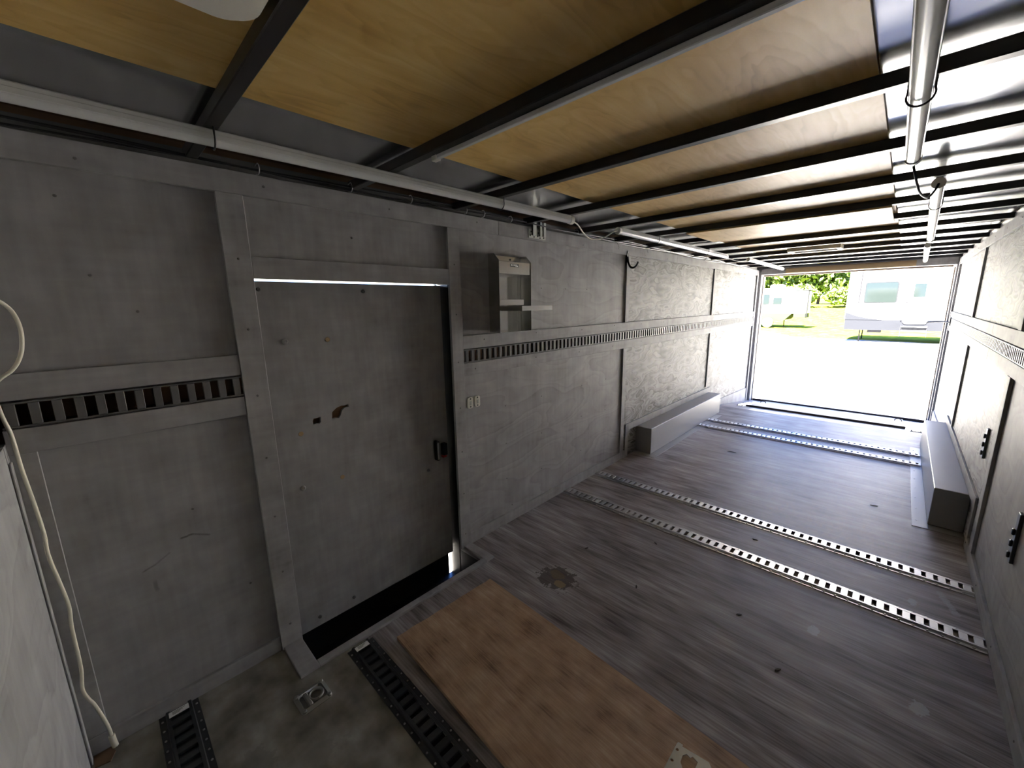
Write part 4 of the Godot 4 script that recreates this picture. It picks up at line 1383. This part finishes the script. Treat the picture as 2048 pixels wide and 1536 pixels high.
func build_outdoors() -> void:
	# large white travel trailer at the right
	var s := 23.5
	var xf := rv_plane(s)
	var o := thing("travel_trailer", "large white travel trailer with an entry door and steps, seen through the rear doorway", "travel trailer", Vector3(4.5, ground_y(4, 24.5), -24.7))
	var t := begin()
	prism(t, rounded(0.06, 0.72, 9.0, 3.35, 0.05, 4), -2.45, 0.0, xf)
	part("body", t, mat.rv_white, o)
	t = begin()
	prism(t, PackedVector2Array([Vector2(0.08, 0.28), Vector2(8.9, 0.28), Vector2(8.9, 0.719), Vector2(0.08, 0.719)]), -2.44, -0.005, xf)
	part("skirt", t, mat.rv_grey, o, "grey lower skirt")
	t = begin()
	prism(t, PackedVector2Array([Vector2(0.075, 1.05), Vector2(0.075, 0.72), Vector2(1.35, 0.72), Vector2(0.85, 0.79), Vector2(0.45, 0.89)]), 0.0, 0.006, xf)
	part("swoosh_stripe", t, mat.rv_grey, o)
	t = begin()
	prism(t, PackedVector2Array([Vector2(1.40, 1.06), Vector2(1.92, 0.975), Vector2(1.92, 0.962), Vector2(1.40, 1.045)]), 0.0, 0.006, xf)
	prism(t, PackedVector2Array([Vector2(2.72, 0.875), Vector2(3.6, 0.80), Vector2(3.6, 0.785), Vector2(2.72, 0.862)]), 0.0, 0.006, xf)
	part("thin_stripe", t, mat.rv_line, o)
	t = begin()
	prism(t, rounded(0.62, 1.425, 1.69, 2.315, 0.09), 0.0, 0.020, xf)
	var win := part("window", t, mat.rv_line, o)
	t = begin()
	prism(t, rounded(0.655, 1.46, 1.655, 2.28, 0.07), 0.0202, 0.024, xf)
	part("pane", t, mat.rv_glass, win)
	t = begin()
	prism(t, rounded(1.935, 0.555, 2.70, 2.375, 0.12), 0.0, 0.012, xf)
	var door := part("entry_door", t, mat.rv_line, o)
	t = begin()
	prism(t, rounded(1.953, 0.573, 2.682, 2.357, 0.11), 0.0122, 0.030, xf)
	part("door_leaf", t, mat.rv_white, door)
	t = begin()
	prism(t, rounded(2.15, 1.645, 2.50, 2.19, 0.04), 0.0302, 0.036, xf)
	part("pane", t, mat.rv_glass, door)
	t = begin()
	prism(t, rounded(1.965, 1.40, 2.02, 1.47, 0.015), 0.0302, 0.06, xf)
	part("door_handle", t, mat.rv_line, door)
	t = begin()
	tube(t, [Vector3(1.90, 1.30, -s + 0.02), Vector3(1.88, 1.25, -s + 0.09), Vector3(1.88, 0.85, -s + 0.09), Vector3(1.90, 0.80, -s + 0.02)], 0.015)
	part("grab_rail", t, mat.steel, o)
	t = begin()
	tube(t, [Vector3(0.475, 1.43, -s + 0.03), Vector3(0.475, 2.75, -s + 0.03)], 0.022, 8, false)
	part("awning_arm", t, mat.rv_line, o)
	for k in 3:
		t = begin()
		cbox(t, Vector3(1.95, 0.44 - 0.15 * k, -s + 0.02 + 0.16 * k), Vector3(2.70, 0.48 - 0.15 * k, -s + 0.22 + 0.16 * k), 0.005)
		part("step", t, mat.aluminium, o)
	for x in [1.93, 2.705]:
		t = begin()
		prism(t, PackedVector2Array([Vector2(-s + 0.02, 0.50), Vector2(-s + 0.10, 0.50), Vector2(-s + 0.58, 0.08), Vector2(-s + 0.50, 0.06)]), x, x + 0.015, Transform3D(Basis(Vector3(0, 0, 1), Vector3(0, 1, 0), Vector3(-1, 0, 0)), Vector3(2.0 * x, 0, 0)))
		part("step_side", t, mat.rv_line, o)
	t = begin()
	cbox(t, Vector3(0.88, 0.17, -s - 0.4), Vector3(1.34, 0.279, -s - 0.1), 0.02)
	part("valve_box", t, mat.rv_line, o)
	for x in [5.2, 6.1]:
		t = begin()
		lathe(t, [Vector2(0.0, 0.0), Vector2(0.20, 0.0), Vector2(0.34, 0.02), Vector2(0.35, 0.06), Vector2(0.35, 0.2), Vector2(0.0, 0.2)], 20, Transform3D(Basis.IDENTITY, Vector3(x, ground_y(x, s) + 0.35, -s - 0.24)))
		part("wheel", t, mat.tyre, o)
	for x in [0.6, 8.4]:
		for ds in [0.3, 2.1]:
			t = begin()
			cbox(t, Vector3(x, ground_y(x, s + ds), -s - ds - 0.05), Vector3(x + 0.05, 0.279, -s - ds), 0.005)
			part("stabiliser_leg", t, mat.rv_line, o)
	# second travel trailer farther off
	var s2 := 33.0
	var x2 := rv_plane(s2)
	var r := thing("travel_trailer", "distant white travel trailer with a slide-out, left of the big one", "travel trailer", Vector3(-7.0, ground_y(-7, 34), -34.2))
	t = begin()
	prism(t, rounded(-11.0, 0.74, -3.42, 2.36, 0.05, 4), -2.4, 0.0, x2)
	part("body", t, mat.rv_white, r)
	t = begin()
	prism(t, PackedVector2Array([Vector2(-10.9, 0.26), Vector2(-3.9, 0.30), Vector2(-3.5, 0.739), Vector2(-10.9, 0.739)]), -2.38, -0.004, x2)
	part("skirt", t, mat.rv_green, r, "grey-green lower skirt")
	t = begin()
	prism(t, PackedVector2Array([Vector2(-11.0, 2.36), Vector2(-3.42, 2.36), Vector2(-3.7, 2.46), Vector2(-10.8, 2.46)]), -2.3, -0.05, x2)
	part("roof", t, mat.rv_white, r)
	t = begin()
	cbox(t, Vector3(-5.1, 2.461, -s2 - 1.6), Vector3(-4.3, 2.70, -s2 - 0.8), 0.05)
	part("air_conditioner", t, mat.rv_white, r)
	t = begin()
	cbox(t, Vector3(-3.41, 0.74, -s2 - 1.4), Vector3(-2.72, 2.22, -s2 + 0.05), 0.02)
	var so := part("slide_out", t, mat.rv_white, r)
	t = begin()
	cbox(t, Vector3(-3.41, 0.45, -s2 - 1.39), Vector3(-2.74, 0.739, -s2 + 0.045), 0.01)
	part("slide_skirt", t, mat.rv_green, so)
	t = begin()
	cbox(t, Vector3(-3.43, 2.221, -s2 - 1.42), Vector3(-2.66, 2.27, -s2 + 0.09), 0.01)
	cbox(t, Vector3(-2.719, 0.5, -s2 - 0.03), Vector3(-2.66, 2.22, -s2 + 0.07), 0.01)
	part("trim", t, mat.rv_line, so)
	for w in [[-4.68, -4.16, 1.345, 1.83], [-5.45, -4.9, 1.345, 2.04], [-7.2, -6.3, 1.345, 2.0]]:
		t = begin()
		prism(t, rounded(w[0], w[2], w[1], w[3], 0.05), 0.0, 0.02, x2)
		var wn := part("window", t, mat.rv_line, r)
		t = begin()
		prism(t, rounded(w[0] + 0.03, w[2] + 0.03, w[1] - 0.03, w[3] - 0.03, 0.04), 0.0202, 0.024, x2)
		part("pane", t, mat.rv_glass, wn)
	for x in [-4.85, -5.75]:
		t = begin()
		lathe(t, [Vector2(0.0, 0.0), Vector2(0.20, 0.0), Vector2(0.34, 0.02), Vector2(0.35, 0.06), Vector2(0.35, 0.2), Vector2(0.0, 0.2)], 20, Transform3D(Basis.IDENTITY, Vector3(x, ground_y(x, s2) + 0.36, -s2 + 0.02)))
		part("wheel", t, mat.tyre, r)
	t = begin()
	for x in [-4.0, -10.4]:
		cbox(t, Vector3(x, ground_y(x, s2), -s2 - 0.4), Vector3(x + 0.06, 0.30, -s2 - 0.33), 0.005)
	part("stabiliser_leg", t, mat.rv_line, r)
	# trees behind
	var lm := begin()
	for k in 3:
		var b := Basis(Vector3.UP, TAU * k / 3.0) * Basis(Vector3.RIGHT, 0.6)
		face(lm, [Vector3(-0.5, 0, 0), Vector3(0, 0.22, 0.1), Vector3(0.5, 0, 0), Vector3(0, -0.22, 0.1)], Vector3(0, 0, 1), Vector2.ZERO, false, Transform3D(b, Vector3(0.2 * cos(k * 2.1), 0.15 * k - 0.15, 0.2 * sin(k * 2.1))))
	var leaf := lm.commit()
	var names := ["bushy green tree behind the distant trailer, farthest left", "bushy green tree above the distant trailer", "round green tree right of the distant trailer's roof", "tall green tree between the two travel trailers", "green tree next to the big white trailer's left edge", "green tree half hidden behind the big white trailer", "pale green shrub low on the slope between the trailers", "pale green shrub beside the big white trailer's front corner"]
	var spots := [[-19.0, 56.0, 7.5, 4.2], [-13.5, 58.0, 8.0, 4.3], [-10.0, 60.0, 7.2, 3.9], [-5.8, 62.0, 7.8, 4.2], [-1.5, 60.0, 7.4, 4.0], [4.0, 62.0, 8.0, 4.5], [-7.0, 54.0, 2.6, 2.6], [-2.6, 54.5, 2.2, 2.4]]
	for i in spots.size():
		var q: Array = spots[i]
		var gy := ground_y(q[0], q[1])
		var tr := thing("shrub" if i > 5 else "tree", names[i], "shrub" if i > 5 else "tree", Vector3(q[0], gy - 0.05, -q[1]), "trees on the far slope")
		t = begin()
		tube(t, [Vector3(q[0], gy - 0.1, -q[1]), Vector3(q[0] + 0.1, gy + q[2] * 0.3, -q[1]), Vector3(q[0], gy + q[2] * 0.7, -q[1])], 0.16 if i < 6 else 0.06, 8)
		part("trunk", t, mat.bark, tr)
		var mm := MultiMesh.new()
		mm.transform_format = MultiMesh.TRANSFORM_3D
		mm.mesh = leaf
		var count := 1500 if i < 6 else 500
		mm.instance_count = count
		for k in count:
			var d := Vector3(rng.randfn(), rng.randfn(), rng.randfn()).normalized()
			var rad := pow(rng.randf(), 0.4) * (0.85 + 0.15 * sin(d.x * 7.0) * cos(d.y * 6.0 + i))
			var p := Vector3(d.x * q[3] * rad, q[2] * 0.55 + d.y * q[2] * 0.5 * rad, d.z * q[3] * 0.8 * rad)
			p.y = maxf(p.y, 0.1)
			var sc := rng.randf_range(0.5, 1.0) * (1.0 if i < 6 else 0.6)
			mm.set_instance_transform(k, Transform3D(Basis.from_euler(Vector3(rng.randf() * TAU, rng.randf() * TAU, rng.randf() * TAU)).scaled(Vector3.ONE * sc), p))
		var fo := MultiMeshInstance3D.new()
		fo.name = "foliage"
		fo.multimesh = mm
		fo.material_override = mat.leaf_pale if i > 5 or i == 2 else mat.leaf
		fo.set_meta("kind", "stuff")
		tr.add_child(fo)
